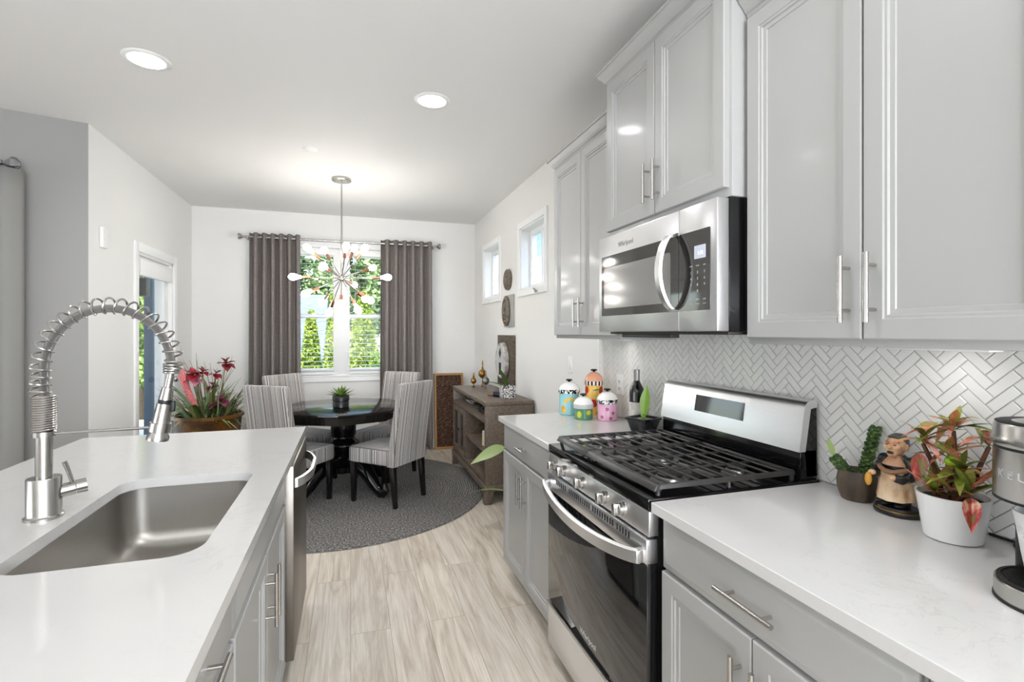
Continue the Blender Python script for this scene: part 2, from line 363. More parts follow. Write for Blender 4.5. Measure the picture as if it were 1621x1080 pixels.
# transom windows on the right wall
fr = lambda u, v, w: (XR+w, u, v)
for i, (a, c, d, e) in enumerate((T1, T2)):
    b = B()
    wframe(b, a+.012, c-.012, d+.012, e-.012, .04, .085, .135, fr)
    b.box(XR+.09, XR+.13, (a+c)/2-.018, (a+c)/2+.018, d+.05, e-.05, .003)
    wn = struct('window_%d' % (i+2), b, TRIM)
    struct('window_casing', casing(B(), a, c, d, e, .06, fr), TRIM, wn)
    struct('window_jamb', B().box(XR, XR+.09, a, a+.012, d, e).box(XR, XR+.09, c-.012, c, d, e).box(XR, XR+.09, a, c, d, d+.012).box(XR, XR+.09, a, c, e-.012, e), TRIM, wn)
    struct('window_pane', B().box(XR+.108, XR+.112, a+.03, c-.03, d+.03, e-.03), GLASS, wn)
    if i == 1:
        struct('window_latch', B().box(XR-.030, XR-.016, 3.87, 3.91, 1.728, 1.748, .004).cyl((XR-.02, 3.89, 1.74), (XR-.02, 3.95, 1.765), .006), NICK, wn)
# glazed patio door
fl = lambda u, v, w: (XL-w, u, v)
a, c, d, e = DOOR
db = B()
for (p, q, r_, s_) in ((a+.02, a+.12, .01, 2.02), (c-.12, c-.02, .01, 2.02), (a+.12, c-.12, .01, .24), (a+.12, c-.12, 1.90, 2.02)):
    db.box(XL-.075, XL-.03, p, q, r_, s_, .004)
door1 = struct('door_1', db, TRIM)
struct('door_casing', B().box(XL, XL+.018, a-.075, a, 0, e+.075, .004).box(XL, XL+.018, c, c+.075, 0, e+.075, .004).box(XL, XL+.018, a, c, e, e+.075, .004), TRIM, door1)
struct('door_jamb', B().box(XL-.14, XL, a, a+.02, 0, e).box(XL-.14, XL, c-.02, c, 0, e).box(XL-.14, XL, a, c, e-.02, e), TRIM, door1)
struct('door_pane', B().box(XL-.055, XL-.05, a+.12, c-.12, .24, 1.90), GLASS, door1)
struct('blind_headrail', B().box(XL-.03, XL+.012, a+.06, c-.06, 1.86, 1.99, .006), TRIM, door1)
hb = B().cyl((XL-.03, c-.068, .96), (XL-.018, c-.068, .96), .03).cyl((XL-.02, c-.068, .96), (XL+.03, c-.068, .96), .011).sph((XL+.045, c-.068, .96), .028, (.8, 1, 1))
struct('door_knob', hb, NICK, door1)
struct('deadbolt', B().cyl((XL-.03, c-.068, 1.12), (XL-.012, c-.068, 1.12), .03).box(XL-.012, XL+.004, c-.073, c-.063, 1.10, 1.14, .002).cyl((XL-.03, c-.068, 1.28), (XL-.014, c-.068, 1.28), .024), NICK, door1)

# ------------------------------------------------------------------ cabinets
fx = {}
def face(x, sgn):   # local frame: u along Y, v along Z, w outward; sgn -1 faces -X, +1 faces +X
    return lambda u, v, w_: (x+sgn*w_, u, v)
def door_panel(fn, y0, y1, z0, z1, t=.02, st=.058):
    b = B(); rings = []
    for ins, dp in ((0, 0), (0, t-.003), (.003, t), (st-.012, t), (st-.009, t-.003), (st-.003, t-.003), (st, t-.0075), (st+.010, t-.009), (st+.012, t-.012)):
        rings.append(((y0+ins, y1-ins, z0+ins, z1-ins), dp))
    return b.slab(rings, fn)
def drawer_panel(fn, y0, y1, z0, z1, t=.02):
    b = B()
    return b.slab([((y0+i, y1-i, z0+i, z1-i), dp) for i, dp in ((0, 0), (0, t-.008), (.004, t-.006), (.012, t-.005), (.018, t-.001), (.022, t))], fn)
def bar(fn, u, v, L, vert=True, t=.02, so=.03, r=.006):
    b = B(); g = L*.32
    e = (lambda k: fn(u, v+k, t+so)) if vert else (lambda k: fn(u+k, v, t+so))
    f0 = (lambda k: fn(u, v+k, t)) if vert else (lambda k: fn(u+k, v, t))
    b.cyl(e(-L/2), e(L/2), r, n=14)
    for k in (-g, g): b.cyl(f0(k), e(k), r*.72, n=10)
    return b
def crown(x, sgn, y0, y1, z, side_near=False, side_far=False, deep=.3):
    prof = [(0, -.045), (.006, -.045), (.009, -.034), (.016, -.030), (.022, -.018), (.036, -.006), (.040, .004), (.046, .006), (.046, .016), (0, .016)]
    b = B(); ring = lambda y, o: [(x+sgn*(u), y+o*u, z+v) for u, v in prof]
    r0 = ring(y0, -1 if side_near else 0); r1 = ring(y1, 1 if side_far else 0)
    b.loops([r0, r1])
    for flag, y, o in ((side_near, y0, -1), (side_far, y1, 1)):
        if flag: b.loops([[(x+sgn*u, y+o*u, z+v) for u, v in prof], [(x-sgn*deep, y+o*u, z+v) for u, v in prof]])
    return b
def upper_cabinet(label, x, y0, y1, z0, z1, near_side, far_side, cz, hz=.16, yb=None, dz=.018, group=None, dtop=.055):
    t = thing('wall_cabinet', label, 'kitchen cabinet', (XR, (y0+y1)/2, z0), 0, group)
    part('body', B().box(x, XR-.002, y0, y1, z0, z1, .002), CAB, t, True)
    fn = face(x, -1); ym = (y0+y1)/2
    for k, (p, q) in enumerate(((y0+.012, ym-.002), (ym+.002, y1-.012))):
        d_ = part('door', door_panel(fn, p, q, z0+dz, z1-dtop), CAB, t, True)
        hy = (q-.03) if k == 0 else (p+.03)
        o = bar(fn, hy, z0+dz+.12, hz).make('handle', NICK, d_, BASE[t.name])
    part('crown_molding', crown(x, -1, y0, y1, z1, near_side, far_side, XR-x-.01), CAB, t, True)
    return t
upper_cabinet('grey two-door wall cabinet left of the microwave, nearest the transom windows', 1.17, 2.035, 2.785, 1.365, 2.41, False, True, 0, .15, group=None)
upper_cabinet('raised grey two-door cabinet directly above the microwave', 1.11, 1.262, 2.032, 1.818, 2.555, True, True, 0, .15, dz=.028)
upper_cabinet('tall grey two-door wall cabinet right of the microwave above the potted plants', 1.17, .506, 1.258, 1.365, 2.41, False, False, 0, .16)
upper_cabinet('grey wall cabinet at the picture edge above the coffee maker', 1.17, -.25, .502, 1.365, 2.41, False, False, 0, .16)
for cy, lb in ((2.43, 'slim under-cabinet lamp above the canisters'), (.86, 'slim under-cabinet lamp above the chef statuette')):
    l_ = thing('under_cabinet_light', lb, 'lamp', (1.37, cy, 1.365))
    part('housing', B().box(1.345, 1.395, cy-.12, cy+.12, 1.355, 1.3645, .002), WPLASTIC, l_, True)

def base_cabinet(label, sgn, xf, xb, y0, y1, doors=2, drawer=True, hl=.16, handle_drawer=True, hollow=False):
    t = thing('base_cabinet', label, 'kitchen cabinet', ((xf+xb)/2, (y0+y1)/2, 0))
    fn = face(xf, sgn)
    xa, xc = min(xf, xb), max(xf, xb); b = B()
    if hollow:
        for q in ((xa, xa+.015, y0, y1, .10, .884), (xc-.02, xc, y0, y1, .10, .884), (xa+.015, xc-.02, y0, y0+.002, .10, .884), (xa+.015, xc-.02, y1-.015, y1, .10, .884), (xa+.015, xc-.02, y0+.002, y1-.015, .10, .115)): b.box(*q)
    else: b.box(xa, xc, y0, y1, .10, .884, .001)
    part('body', b, CAB, t, True)
    xt = xf-sgn*.06
    part('toe_kick', B().box(min(xt, xb), max(xt, xb), y0, y1, 0, .10), CAB, t, True)
    zt = .725
    if drawer:
        d_ = part('drawer', drawer_panel(fn, y0+.006, y1-.006, .735, .872), CAB, t, True)
        if handle_drawer: bar(fn, (y0+y1)/2, .803, hl, False).make('handle', NICK, d_, BASE[t.name])
    else: zt = .872
    n = doors; wd = (y1-y0-.012)/n
    for k in range(n):
        p = y0+.006+k*wd+.0015; q = p+wd-.003
        d_ = part('door', door_panel(fn, p, q, .10, zt), CAB, t, True)
        hy = (q-.03) if (k == 0 and n > 1) else (p+.03)
        bar(fn, hy, zt-.13, .16).make('handle', NICK, d_, BASE[t.name])
    return t
XF = .858
base_cabinet('grey base cabinet with one drawer left of the range, beside the console table', -1, XF, XR-.002, 2.045, 2.79, hl=.10)
base_cabinet('grey base cabinet with one wide drawer right of the range', -1, XF, XR-.002, .55, 1.238, hl=.17)
base_cabinet('grey base cabinet under the coffee maker at the picture edge', -1, XF, XR-.002, -.25, .546, hl=.17)
def counter(name, label, x0, x1, y0, y1, hole=None):
    b = B(); bm = b.bm; z1, z0 = .914, .884
    if not hole: b.box(x0, x1, y0, y1, z0, z1, .002, 1)
    else:
        outer = [(x0, y0), (x1, y0), (x1, y1), (x0, y1)]
        ov = [[b.v((x, y, z)) for x, y in outer] for z in (z1, z0)]; hv = [[b.v((x, y, z)) for x, y in hole] for z in (z1, z0)]
        for k in (0, 1):
            es = [bm.edges.new((L[i], L[(i+1) % len(L)])) for L in (ov[k], hv[k]) for i in range(len(L))]
            bmesh.ops.triangle_fill(bm, edges=es, use_beauty=True)
        for L in (ov, hv):
            n = len(L[0])
            for i in range(n): b.f([L[0][i], L[0][(i+1) % n], L[1][(i+1) % n], L[1][i]])
    o = b.make(name, QUARTZ, None, None, 25); tag(o, label, 'countertop'); return o
counter('countertop', 'white quartz countertop left of the range under the painted canisters', .818, XR-.012, 2.038, 2.817)
counter('countertop', 'white quartz countertop right of the range under the planters', .818, XR-.012, -.3, 1.252)
# island
def rrect(x0, x1, y0, y1, r, n=8):
    pts = []
    for cx, cy, a0 in ((x1-r, y0+r, -pi/2), (x1-r, y1-r, 0), (x0+r, y1-r, pi/2), (x0+r, y0+r, pi)):
        for i in range(n+1): a = a0+pi/2*i/n; pts.append((cx+r*cos(a), cy+r*sin(a)))
    return pts
SX0, SX1, SY0, SY1 = -.70, -.318, 1.262, 1.962
counter('countertop', 'white quartz island countertop with the undermount sink cut into it', -1.168, -.219, .15, 2.80, rrect(SX0, SX1, SY0, SY1, .07))
XI = -.262
base_cabinet('grey island sink cabinet with a false drawer front and two doors', 1, XI, -.90, 1.237, 2.147, handle_drawer=False, hollow=True)
base_cabinet('grey island cabinet nearest the camera with a bar-handled drawer', 1, XI, -.90, .69, 1.234, doors=1, hl=.17)
it = thing('island_back_panel', 'grey island end panel beyond the dishwasher facing the dining table', 'kitchen island', (-.6, 2.77, 0))
part('end_panel', B().box(-.90, XI, 2.757, 2.785, 0, .884, .002), CAB, it, True)
part('back_panel', B().box(-.93, -.902, .69, 2.785, 0, .884, .002), CAB, it, True)
# sink
t = thing('kitchen_sink', 'stainless undermount sink set in the island countertop', 'sink', (-.51, 1.61, .68))
b = B(); e = .012; rings = []
for ins, z, r in ((-.010, .8835, .075), (-.0, .8835, .07), (.0, .85, .07), (.012, .74, .07), (.018, .715, .075), (.032, .695, .085), (.055, .685, .095), (.12, .681, .06)):
    rings.append([(x, y, z) for x, y in rrect(SX0-e+ins, SX1+e-ins, SY0-e+ins, SY1+e-ins, r+.0)])
b.loops(rings, True, False, True)
o = part('basin', b, SINK, t, True); md = o.modifiers.new('thick', 'SOLIDIFY'); md.thickness = .0015; md.offset = 1
part('drain', B().lathe([(.0, .6835), (.020, .6835), (.024, .6815), (.026, .685), (.045, .6855), (.047, .683)], (-.51, 1.61, 0)), CHROME, t, True)
# faucet
FX, FY = -.765, 1.632
t = thing('kitchen_faucet', 'brushed steel spring-neck faucet standing behind the sink', 'faucet', (FX, FY, .914))
part('base', B().lathe([(.042, 0), (.042, .006), (.0385, .008), (.0365, .012), (.0365, .104), (.035, .106), (0, .106)], n=40), STEEL, t)
part('riser', B().lathe([(.018, .104), (.018, .212), (.024, .213), (.024, .226), (.014, .228), (.014, .32)], n=28), STEEL, t)
lv = V((.62, .32, 0)).normalized()
b = B().cyl(lv*.03+V((0, 0, .062)), lv*.062+V((0, 0, .066)), .018, n=24).cyl(lv*.064+V((0, 0, .0665)), lv*.086+V((0, 0, .069)), .0185, n=24)
lever = part('lever', b, STEEL, t)
part('lever_pin', B().tube([lv*.058+V((0, 0, .075)), lv*.046+V((0, 0, .12)), lv*.040+V((0, 0, .138))], [.0065, .0075, .0085], 12, flat=(1, .6)), STEEL, lever)
def arch(tt):   # 0..1 from riser top to spray head
    if tt < .16: return V((0, 0, .318+.07*tt/.16))
    if tt > .97:
        a = pi; q = (tt-.97)/.03
        return V((.288-.0*q, 0, .392-.01*q))
    a = pi*(tt-.16)/.81
    return V((.144-.144*cos(a), 0, .388+.162*sin(a)))
hose = [arch(i/60) for i in range(61)]
part('hose', B().tube(hose, .0105, 12), mat('braided_hose', lin(150, 148, 146), .3, 1, bump=.6, bscale=900), t)
pts = []; n = 23*20
for i in range(n+1):
    tt = i/n; p = arch(tt); q = arch(min(1, tt+.004))-arch(max(0, tt-.004)); q.normalize()
    out = V((-q.z, 0, q.x)); out = V((0, 1, 0)).cross(q)*-1
    nr = V((q.z, 0, -q.x)); nr = -nr
    ph = 2*pi*i/20
    pts.append(p+nr*(.008+.021*cos(ph))+V((0, 1, 0))*.023*sin(ph))
spring = part('spring', B().tube(pts, .0028, 7), STEEL, t)
pts = [V((.0235*cos(2*pi*i/16), .0235*sin(2*pi*i/16), .226+.092*i/(16*15))) for i in range(16*15+1)]
part('spring_coil', B().tube(pts, .0033, 7), STEEL, t)
hd = V((.290, 0, .392)); ax = V((-.026, 0, -.15)).normalized()
pts = [hd+ax*.002+V((cos(2*pi*i/16)*.019, sin(2*pi*i/16)*.019, .010-.028*i/(16*4))) for i in range(16*4+1)]
part('spring_end', B().tube(pts, .0032, 7), STEEL, t)
P = lambda k: hd+ax*k
h_ = part('spray_head', B().tube([P(0), P(.03), P(.06), P(.061), P(.095), P(.096), P(.105), P(.106), P(.15), P(.19), P(.198), P(.208), P(.209)],
     [.009, .0095, .010, .014, .017, .0155, .0155, .019, .021, .022, .027, .027, .022], 28), STEEL, t)
b = B().hexa([P(.13)+V((.017, -.008, 0)), P(.13)+V((.029, -.008, 0)), P(.13)+V((.029, .008, 0)), P(.13)+V((.017, .008, 0)),
              P(.10)+V((.012, -.007, 0)), P(.10)+V((.025, -.007, 0)), P(.10)+V((.025, .007, 0)), P(.10)+V((.012, .007, 0))], .003)
part('spray_button', b, BLKM, h_)
part('seal', B().tube([P(.0945), P(.1065)], .0165, 24), BLKM, h_)
pr = P(.172)
part('holder_arm', B().cyl((.02, 0, .219), tuple(pr+V((-.02, 0, .0))), .0042, n=12), STEEL, t)
part('holder_ring', B().tube([pr-ax*.012, pr+ax*.012], [.0265, .0265], 28), STEEL, t)
# dishwasher
t = thing('dishwasher', 'stainless dishwasher with a curved bar handle at the far end of the island', 'dishwasher', (-.5, 2.45, 0))
part('tub', B().box(-.88, -.27, 2.152, 2.75, .04, .878), BLKM, t, True)
d_ = part('door', B().box(-.27, -.213, 2.152, 2.75, .105, .872, .003), brushed('dark_brushed_steel', lin(128, 123, 116), .36, (1, 1, 60)), t, True)
pts = [(-.213+.048*min(1, 4.6*k*(1-k))**.8, 2.20+.50*k, .792) for k in [i/24 for i in range(25)]]
b = B()
rings = [[(x, y, z-.019), (x+.011, y, z-.017), (x+.011, y, z+.017), (x, y, z+.019)] for x, y, z in pts]
o = b.loops(rings).make('handle', STEELH, d_, BASE[t.name])
B().box(-.30, -.225, 2.156, 2.746, .8722, .880, .002).make('control_strip', BLK, d_, BASE[t.name])
part('kick_plate', B().box(-.33, -.30, 2.152, 2.75, .0, .10), BLKM, t, True)

# ------------------------------------------------------------------ backsplash
def clip(poly, x0, x1, y0, y1):
    for ax_, lim, sg in ((0, x0, 1), (0, x1, -1), (1, y0, 1), (1, y1, -1)):
        out = []
        for i in range(len(poly)):
            p, q = poly[i], poly[(i+1) % len(poly)]; dp, dq = sg*(p[ax_]-lim), sg*(q[ax_]-lim)
            if dp >= 0: out.append(p)
            if (dp < 0) != (dq < 0):
                k = dp/(dp-dq); out.append((p[0]+k*(q[0]-p[0]), p[1]+k*(q[1]-p[1])))
        poly = out
        if len(poly) < 3: return []
    return poly
def backsplash(y0, y1, z0, z1):
    b = B(); b.mi = 1; b.box(XR-.006, XR, y0, y1, z0, z1); b.mi = 0; W = .0254; g = .0011/W
    A = int(6/W/2)
    def add(x, y, w_, h_):
        q = [(x+g, y+g), (x+w_-g, y+g), (x+w_-g, y+h_-g), (x+g, y+h_-g)]
        q = [((p[0]-p[1])/sqrt(2)*W+.6, (p[0]+p[1])/sqrt(2)*W+.90) for p in q]
        q = clip(q, y0+.001, y1-.001, z0+.001, z1-.001)
        if len(q) < 3: return
        cx = sum(p[0] for p in q)/len(q); cy = sum(p[1] for p in q)/len(q)
        rot = R.uniform(-.0006, .0006); rot2 = R.uniform(-.0004, .0004)
        def shr(p, d_):
            dx, dy = cx-p[0], cy-p[1]; L = sqrt(dx*dx+dy*dy) or 1; return (p[0]+dx/L*min(d_, L*.4), p[1]+dy/L*min(d_, L*.4))
        hgt = lambda p, h0: XR-.006-h0-rot*(p[0]-cx)/.03-rot2*(p[1]-cy)/.03
        rr = [[(hgt(p, 0), p[0], p[1]) for p in q], [(hgt(p, .0016), p[0], p[1]) for p in q], [(hgt(p, .0028), *shr(p, .0028)) for p in q]]
        b.loops(rr, True, False, True)
    for n in range(-200, 200):
        for m_ in range(-40, 40):
            x, y = n+6*m_, n
            u = (x-y)/sqrt(2)*W+.6; v = (x+y)/sqrt(2)*W+.9
            if y0-.12 < u < y1+.12 and z0-.12 < v < z1+.12: add(x, y, 3, 1)
            x, y = n, n+1+6*m_
            u = (x-y)/sqrt(2)*W+.6; v = (x+y)/sqrt(2)*W+.9
            if y0-.12 < u < y1+.12 and z0-.12 < v < z1+.12: add(x, y, 1, 3)
    return b
TILE = mat('glazed_white_tile', lin(236, 235, 231), .14, spec=.6); GROUT = mat('grey_grout', lin(190, 188, 184), .8)
struct('wall_backsplash', backsplash(-.3, 2.817, .914, 1.405), [TILE, GROUT], None, 20)
struct('trim_backsplash', B().box(XR-.010, XR, 2.817, 2.829, .914, 1.365, .002), WPLASTIC)
# plates
def plate(name, label, cat, M, kind):
    t = thing(name, label, cat, M.to_translation()); t.matrix_world = M; BASE[t.name] = V((0, 0, 0))
    part('cover_plate', B().slab([((-.036, .036, -.058, .058), 0), ((-.036, .036, -.058, .058), .003), ((-.033, .033, -.055, .055), .006)], lambda u, v, w_: (u, v, w_)), WPLASTIC, t)
    if kind == 'outlet':
        for s_ in (-1, 1):
            k = part('socket', B().box(-.016, .016, s_*.02-.013, s_*.02+.013, .004, .008, .003), WPLASTIC, t)
            part('slot', B().box(-.008, -.005, s_*.02-.005, s_*.02+.007, .0078, .0085).box(.005, .008, s_*.02-.005, s_*.02+.007, .0078, .0085).cyl((0, s_*.02-.008, .0078), (0, s_*.02-.008, .0085), .003, n=8), BLKM, k)
    else: part('rocker', B().hexa([(-.016, -.032, .004), (.016, -.032, .004), (.016, .032, .004), (-.016, .032, .004), (-.016, -.032, .0075), (.016, -.032, .0075), (.016, .032, .011), (-.016, .032, .011)], .001), WPLASTIC, t)
    return t
RW = lambda y, z, dx=0: frame_at((XR-dx, y, z), (0, -1, 0), (0, 0, 1))
plate('wall_outlet', 'white double outlet in the tile behind the pink canister', 'outlet', RW(2.55, 1.10, .0092), 'outlet')
plate('light_switch', 'white light switch on the wall above the turquoise canister', 'light switch', RW(3.25, 1.17, .0005), 'switch')
plate('light_switch', 'white light switch beside the glazed door behind the flowers', 'light switch', frame_at((XL+.0005, 5.70, 1.19), (0, 1, 0), (0, 0, 1)), 'switch')
t = thing('door_chime', 'white rectangular chime box high on the wall by the outer corner', 'door chime', (XL, 4.105, 1.96))
part('cover', B().box(XL+.0005, XL+.022, 4.065, 4.145, 1.97, 2.11, .004), WPLASTIC, t, True)
part('grille', B().box(XL+.022, XL+.024, 4.075, 4.135, 1.98, 2.02, .001), WPLASTIC, t, True)

# ------------------------------------------------------------------ microwave
t = thing('microwave', 'stainless over-the-range microwave hung under the raised cabinet', 'microwave', (1.25, 1.645, 1.40))
MY0, MY1, MZ0, MZ1, MX = 1.265, 2.028, 1.402, 1.812, 1.058
part('body', B().box(MX+.045, XR-.012, MY0, MY1, MZ0, MZ1+.004, .002), BLK, t, True)
SPL = 1.452
d_ = part('door', B().box(MX, MX+.045, SPL+.0015, MY1, MZ0, MZ1, .004), STEELH, t, True)
fn = face(MX, -1)
def rr_panel(y0, y1, z0, z1, d0, d1, r=.012, rl=None):
    pts = rrect(y0, y1, z0, z1, r, 6); return B().loops([[fn(u, v, d0) for u, v in pts], [fn(u, v, d1) for u, v in pts]])
rr_panel(SPL+.0015, MY1-.028, MZ0+.068, MZ1-.085, .0, .0016, .004).make('glass', MGLASS, d_, BASE[t.name])
rr_panel(SPL+.045, MY1-.05, MZ0+.10, MZ1-.135, .0016, .0021, .01).make('window_mesh', mat('oven_window_mesh', lin(128, 126, 122), .12, spec=1.0), d_, BASE[t.name])
pts = []
for i in range(25):
    k = i/24; pts.append((SPL+.026, MZ0+.075+.262*k, .004+.052*(4*k*(1-k))**.75))
b = B(); b.loops([[fn(u-.016, v, w_+.004), fn(u-.013, v, w_+.014), fn(u+.013, v, w_+.014), fn(u+.016, v, w_+.004), fn(u+.010, v, w_), fn(u-.010, v, w_)] for u, v, w_ in pts])
b.make('handle', STEELH, d_, BASE[t.name])
part('control_panel', B().box(MX, MX+.045, MY0, SPL-.0015, MZ0, MZ1, .004), STEELH, t, True)
kp = part('keypad', rr_panel(MY0+.03, SPL-.0015, MZ0+.068, MZ1-.085, 0, .0016, .004), MGLASS, t, True)
rr_panel(MY0+.05, MY0+.105, 1.635, 1.677, .0016, .0022, .003).make('display', mat('lit_display', lin(176, 182, 196), .3, emit=.25), kp, BASE[t.name])
DIG = mat('white_print', lin(205, 205, 205), .5)
its = []
for i, row in enumerate((('1', '2', '3'), ('4', '5', '6'), ('7', '8', '9'), ('', '0', ''))):
    for j, ch in enumerate(row):
        if ch: its.append((ch, .011, frame_at(V((MX-.0019, MY0+.122-.033*j, 1.592-.020*i))-BASE[t.name], (0, -1, 0), (0, 0, 1))))
text_mesh([('1:35', .016, frame_at(V((MX-.0025, MY0+.075, 1.652))-BASE[t.name], (0, -1, 0), (0, 0, 1)))], 'clock_lettering', mat('clock_digits', lin(240, 245, 255), .4, emit=.6), kp, .0001)
for i, (y, z, wd_) in enumerate((*[(MY0+.122-.033*j, 1.613, 1) for j in range(3)], *[(MY0+.122-.033*j, 1.505-.0145*i, 1) for i in range(2) for j in range(3)])):
    its.append((('TIMER', 'COOK', 'ADD')[i % 3] if i < 3 else ('MENU', 'POWER', 'LIGHT', 'FAN', 'START', 'STOP')[i % 6], .0055, frame_at(V((MX-.0019, y, z))-BASE[t.name], (0, -1, 0), (0, 0, 1))))
text_mesh(its, 'key_lettering', DIG, kp, .0001)
text_mesh([('Whirlpool', .028, frame_at(V((MX-.0006, 1.80, MZ1-.05))-BASE[t.name], (0, -1, 0), (0, 0, 1)))], 'logo', mat('etched_logo', lin(150, 150, 150), .4, 1), d_, .0003)
part('underside', B().box(MX+.05, XR-.03, MY0+.01, MY1-.01, MZ0-.010, MZ0+.001, .003), mat('dark_grey_metal', lin(70, 68, 66), .4, .6), t, True)
part('vent_lip', B().box(MX+.07, MX+.11, 1.60, 1.95, MZ0-.024, MZ0-.010, .002), mat('dark_brown_lip', lin(52, 48, 45), .4), t, True)

# ------------------------------------------------------------------ range
t = thing('gas_range', 'stainless and black gas range with five knobs between the countertops', 'stove', (1.12, 1.645, 0))
G0, G1, GX = 1.262, 2.028, .815
part('body', B().box(GX+.035, XR-.02, G0, G1, .03, .885), BLKM, t, True)
b = B().box(GX+.001, XR-.015, G0, G1, .882, .918, .004).box(XR-.09, XR-.02, G0+.004, G1-.004, .915, 1.02, .006)
part('cooktop', b, BLK, t, True)
fn = face(GX, -1)
part('control_panel', B().hexa([(GX+.002, G0, .808), (GX+.04, G0, .808), (GX+.04, G1, .808), (GX+.002, G1, .808), (GX+.004, G0, .882), (GX+.04, G0, .882), (GX+.04, G1, .882), (GX+.004, G1, .882)], .003), STEELH, t, True)
for y in (1.945, 1.853, 1.690, 1.517, 1.405):
    z = .846
    k = part('knob', B().cyl((GX+.004, y, z), (GX-.006, y, z), .0225, .0215, 28).cyl((GX-.006, y, z), (GX-.017, y, z), .0195, .019, 28), STEEL, t, True)
    B().box(GX-.036, GX-.014, y-.0095, y+.0095, z-.019, z+.019, .004).make('grip', STEEL, k, BASE[t.name])
od = part('oven_door', B().box(GX-.004, GX+.034, G0+.002, G1-.002, .728, .800, .003), STEELH, t, True)
B().box(GX-.002, GX+.034, G0+.002, G1-.002, .255, .7285, .003).make('glass', BGLASS, od, BASE[t.name])
b = B()
for (ya, yb, n) in ((1.93, 1.84, 6), (1.80, 1.63, 11), (1.60, 1.46, 9), (1.43, 1.36, 5)):
    for i in range(n):
        y = ya+(yb-ya)*i/(n-1); b.box(GX-.0052, GX-.003, y-.0035, y+.0035, .770, .790)
b.make('vent_grille', BLKM, od, BASE[t.name])
b = B(); rings = []
for i in range(33):
    k = i/32; y = G0+.012+(G1-G0-.024)*k; z = .752-.030*(4*k*(1-k)); w_ = .020+.040*(4*k*(1-k))**.7
    rings.append([fn(y, z-.022, w_), fn(y, z-.020, w_+.010), fn(y, z+.016, w_+.012), fn(y, z+.022, w_+.004), fn(y, z+.020, w_-.004)])
b.loops(rings)
for y in (G0+.022, G1-.022): b.box(GX-.032, GX, y-.012, y+.012, .732, .770, .003)
b.make('handle', STEELH, od, BASE[t.name])
text_mesh([('Whirlpool', .030, frame_at(V((GX-.0023, 1.645, .295))-BASE[t.name], (0, -1, 0), (0, 0, 1)))], 'logo', DIG, od, .0002)
dw = part('drawer', B().box(GX-.004, GX+.034, G0+.002, G1-.002, .066, .246, .004), STEELH, t, True)
B().box(GX-.010, GX+.01, G0+.002, G1-.002, .236, .248, .003).make('lip', STEEL, dw, BASE[t.name])
B().box(GX-.0075, GX+.01, 1.50, 1.79, .2465, .2535).make('pull_slot', BLKM, dw, BASE[t.name])
part('leg_skirt', B().box(GX+.05, XR-.05, G0+.02, G1-.02, 0, .066), BLKM, t, True)
# backguard
prof = [(1.376, 1.012), (1.398, 1.150), (1.404, 1.166), (1.414, 1.175), (1.430, 1.178), (1.446, 1.176), (1.452, 1.168), (1.452, 1.155), (1.425, 1.150), (1.402, 1.012)]
bgd = part('backguard', B().prism(prof, lambda u, v, w_: (u, w_, v), G0+.002, G1-.002), STEELH, t, True, 50)
B().prism([(1.402, 1.012), (1.425, 1.152), (1.450, 1.152), (1.455, .93), (1.41, .93)], lambda u, v, w_: (u, w_, v), G0+.004, G1-.004).make('rear_housing', BLK, bgd, BASE[t.name])
def bgp(y, k, o): return (1.376+.022*k-o, y, 1.012+.138*k+o*.15)
B().hexa([bgp(1.52, .42, .0), bgp(1.795, .42, 0), bgp(1.795, .42, .0015), bgp(1.52, .42, .0015), bgp(1.52, .90, 0), bgp(1.795, .90, 0), bgp(1.795, .90, .0015), bgp(1.52, .90, .0015)]).make('display', BGLASS, bgd, BASE[t.name])
# burners and grates
for (x, y, r) in ((.985, 1.40, .05), (1.25, 1.40, .038), (1.115, 1.645, .055), (.985, 1.89, .045), (1.25, 1.89, .04)):
    k = part('burner', B().lathe([(r+.012, .918), (r+.012, .922), (r*.9, .924), (r*.9, .934), (r*.85, .936)], (x, y, 0), 24), mat('burner_alloy', lin(150, 148, 145), .4, 1), t, True)
    B().lathe([(r*.8, .936), (r*.8, .943), (r*.72, .946)], (x, y, 0), 24).make('cap', BLKM, k, BASE[t.name])
def grate(y0, y1, nb):
    x0, x1, z = .862, 1.378, .952; b = B(); w_ = .0044
    for (p, q) in ((y0, y0+.013), (y1-.013, y1)): b.hexa([(x0, p, z-.016), (x1, p, z-.016), (x1, q, z-.016), (x0, q, z-.016), (x0+.006, p+.003, z), (x1-.006, p+.003, z), (x1-.006, q-.003, z), (x0+.006, q-.003, z)], .002)
    b.hexa([(x0-.016, y0, z-.020), (x0+.012, y0, z-.020), (x0+.012, y1, z-.020), (x0-.016, y1, z-.020), (x0-.004, y0+.003, z), (x0+.012, y0+.003, z), (x0+.012, y1-.003, z), (x0-.004, y1-.003, z)], .002)
    b.hexa([(x1-.014, y0, z-.016), (x1, y0, z-.016), (x1, y1, z-.016), (x1-.014, y1, z-.016), (x1-.011, y0+.003, z), (x1-.003, y0+.003, z), (x1-.003, y1-.003, z), (x1-.011, y1-.003, z)], .002)
    for i in range(9):
        x = x0+.022+(x1-x0-.036)*(i+.5)/9
        b.tube([(x, y0+.006, z-.006), (x, y1-.006, z-.006)], w_, 8)
    for k in range(1, nb):
        y = y0+(y1-y0)*k/nb
        b.tube([(x0+.004, y, z-.007), (x1-.004, y, z-.007)], w_, 8)
    for x in (x0+.004, (x0+x1)/2, x1-.008):
        for y in (y0+.010, y1-.010): b.cyl((x, y, .916), (x, y, z-.010), .007, n=8)
    return b
part('grate', grate(1.736, 2.014, 2), IRON, t, True); part('grate', grate(1.278, 1.732, 3), IRON, t, True)

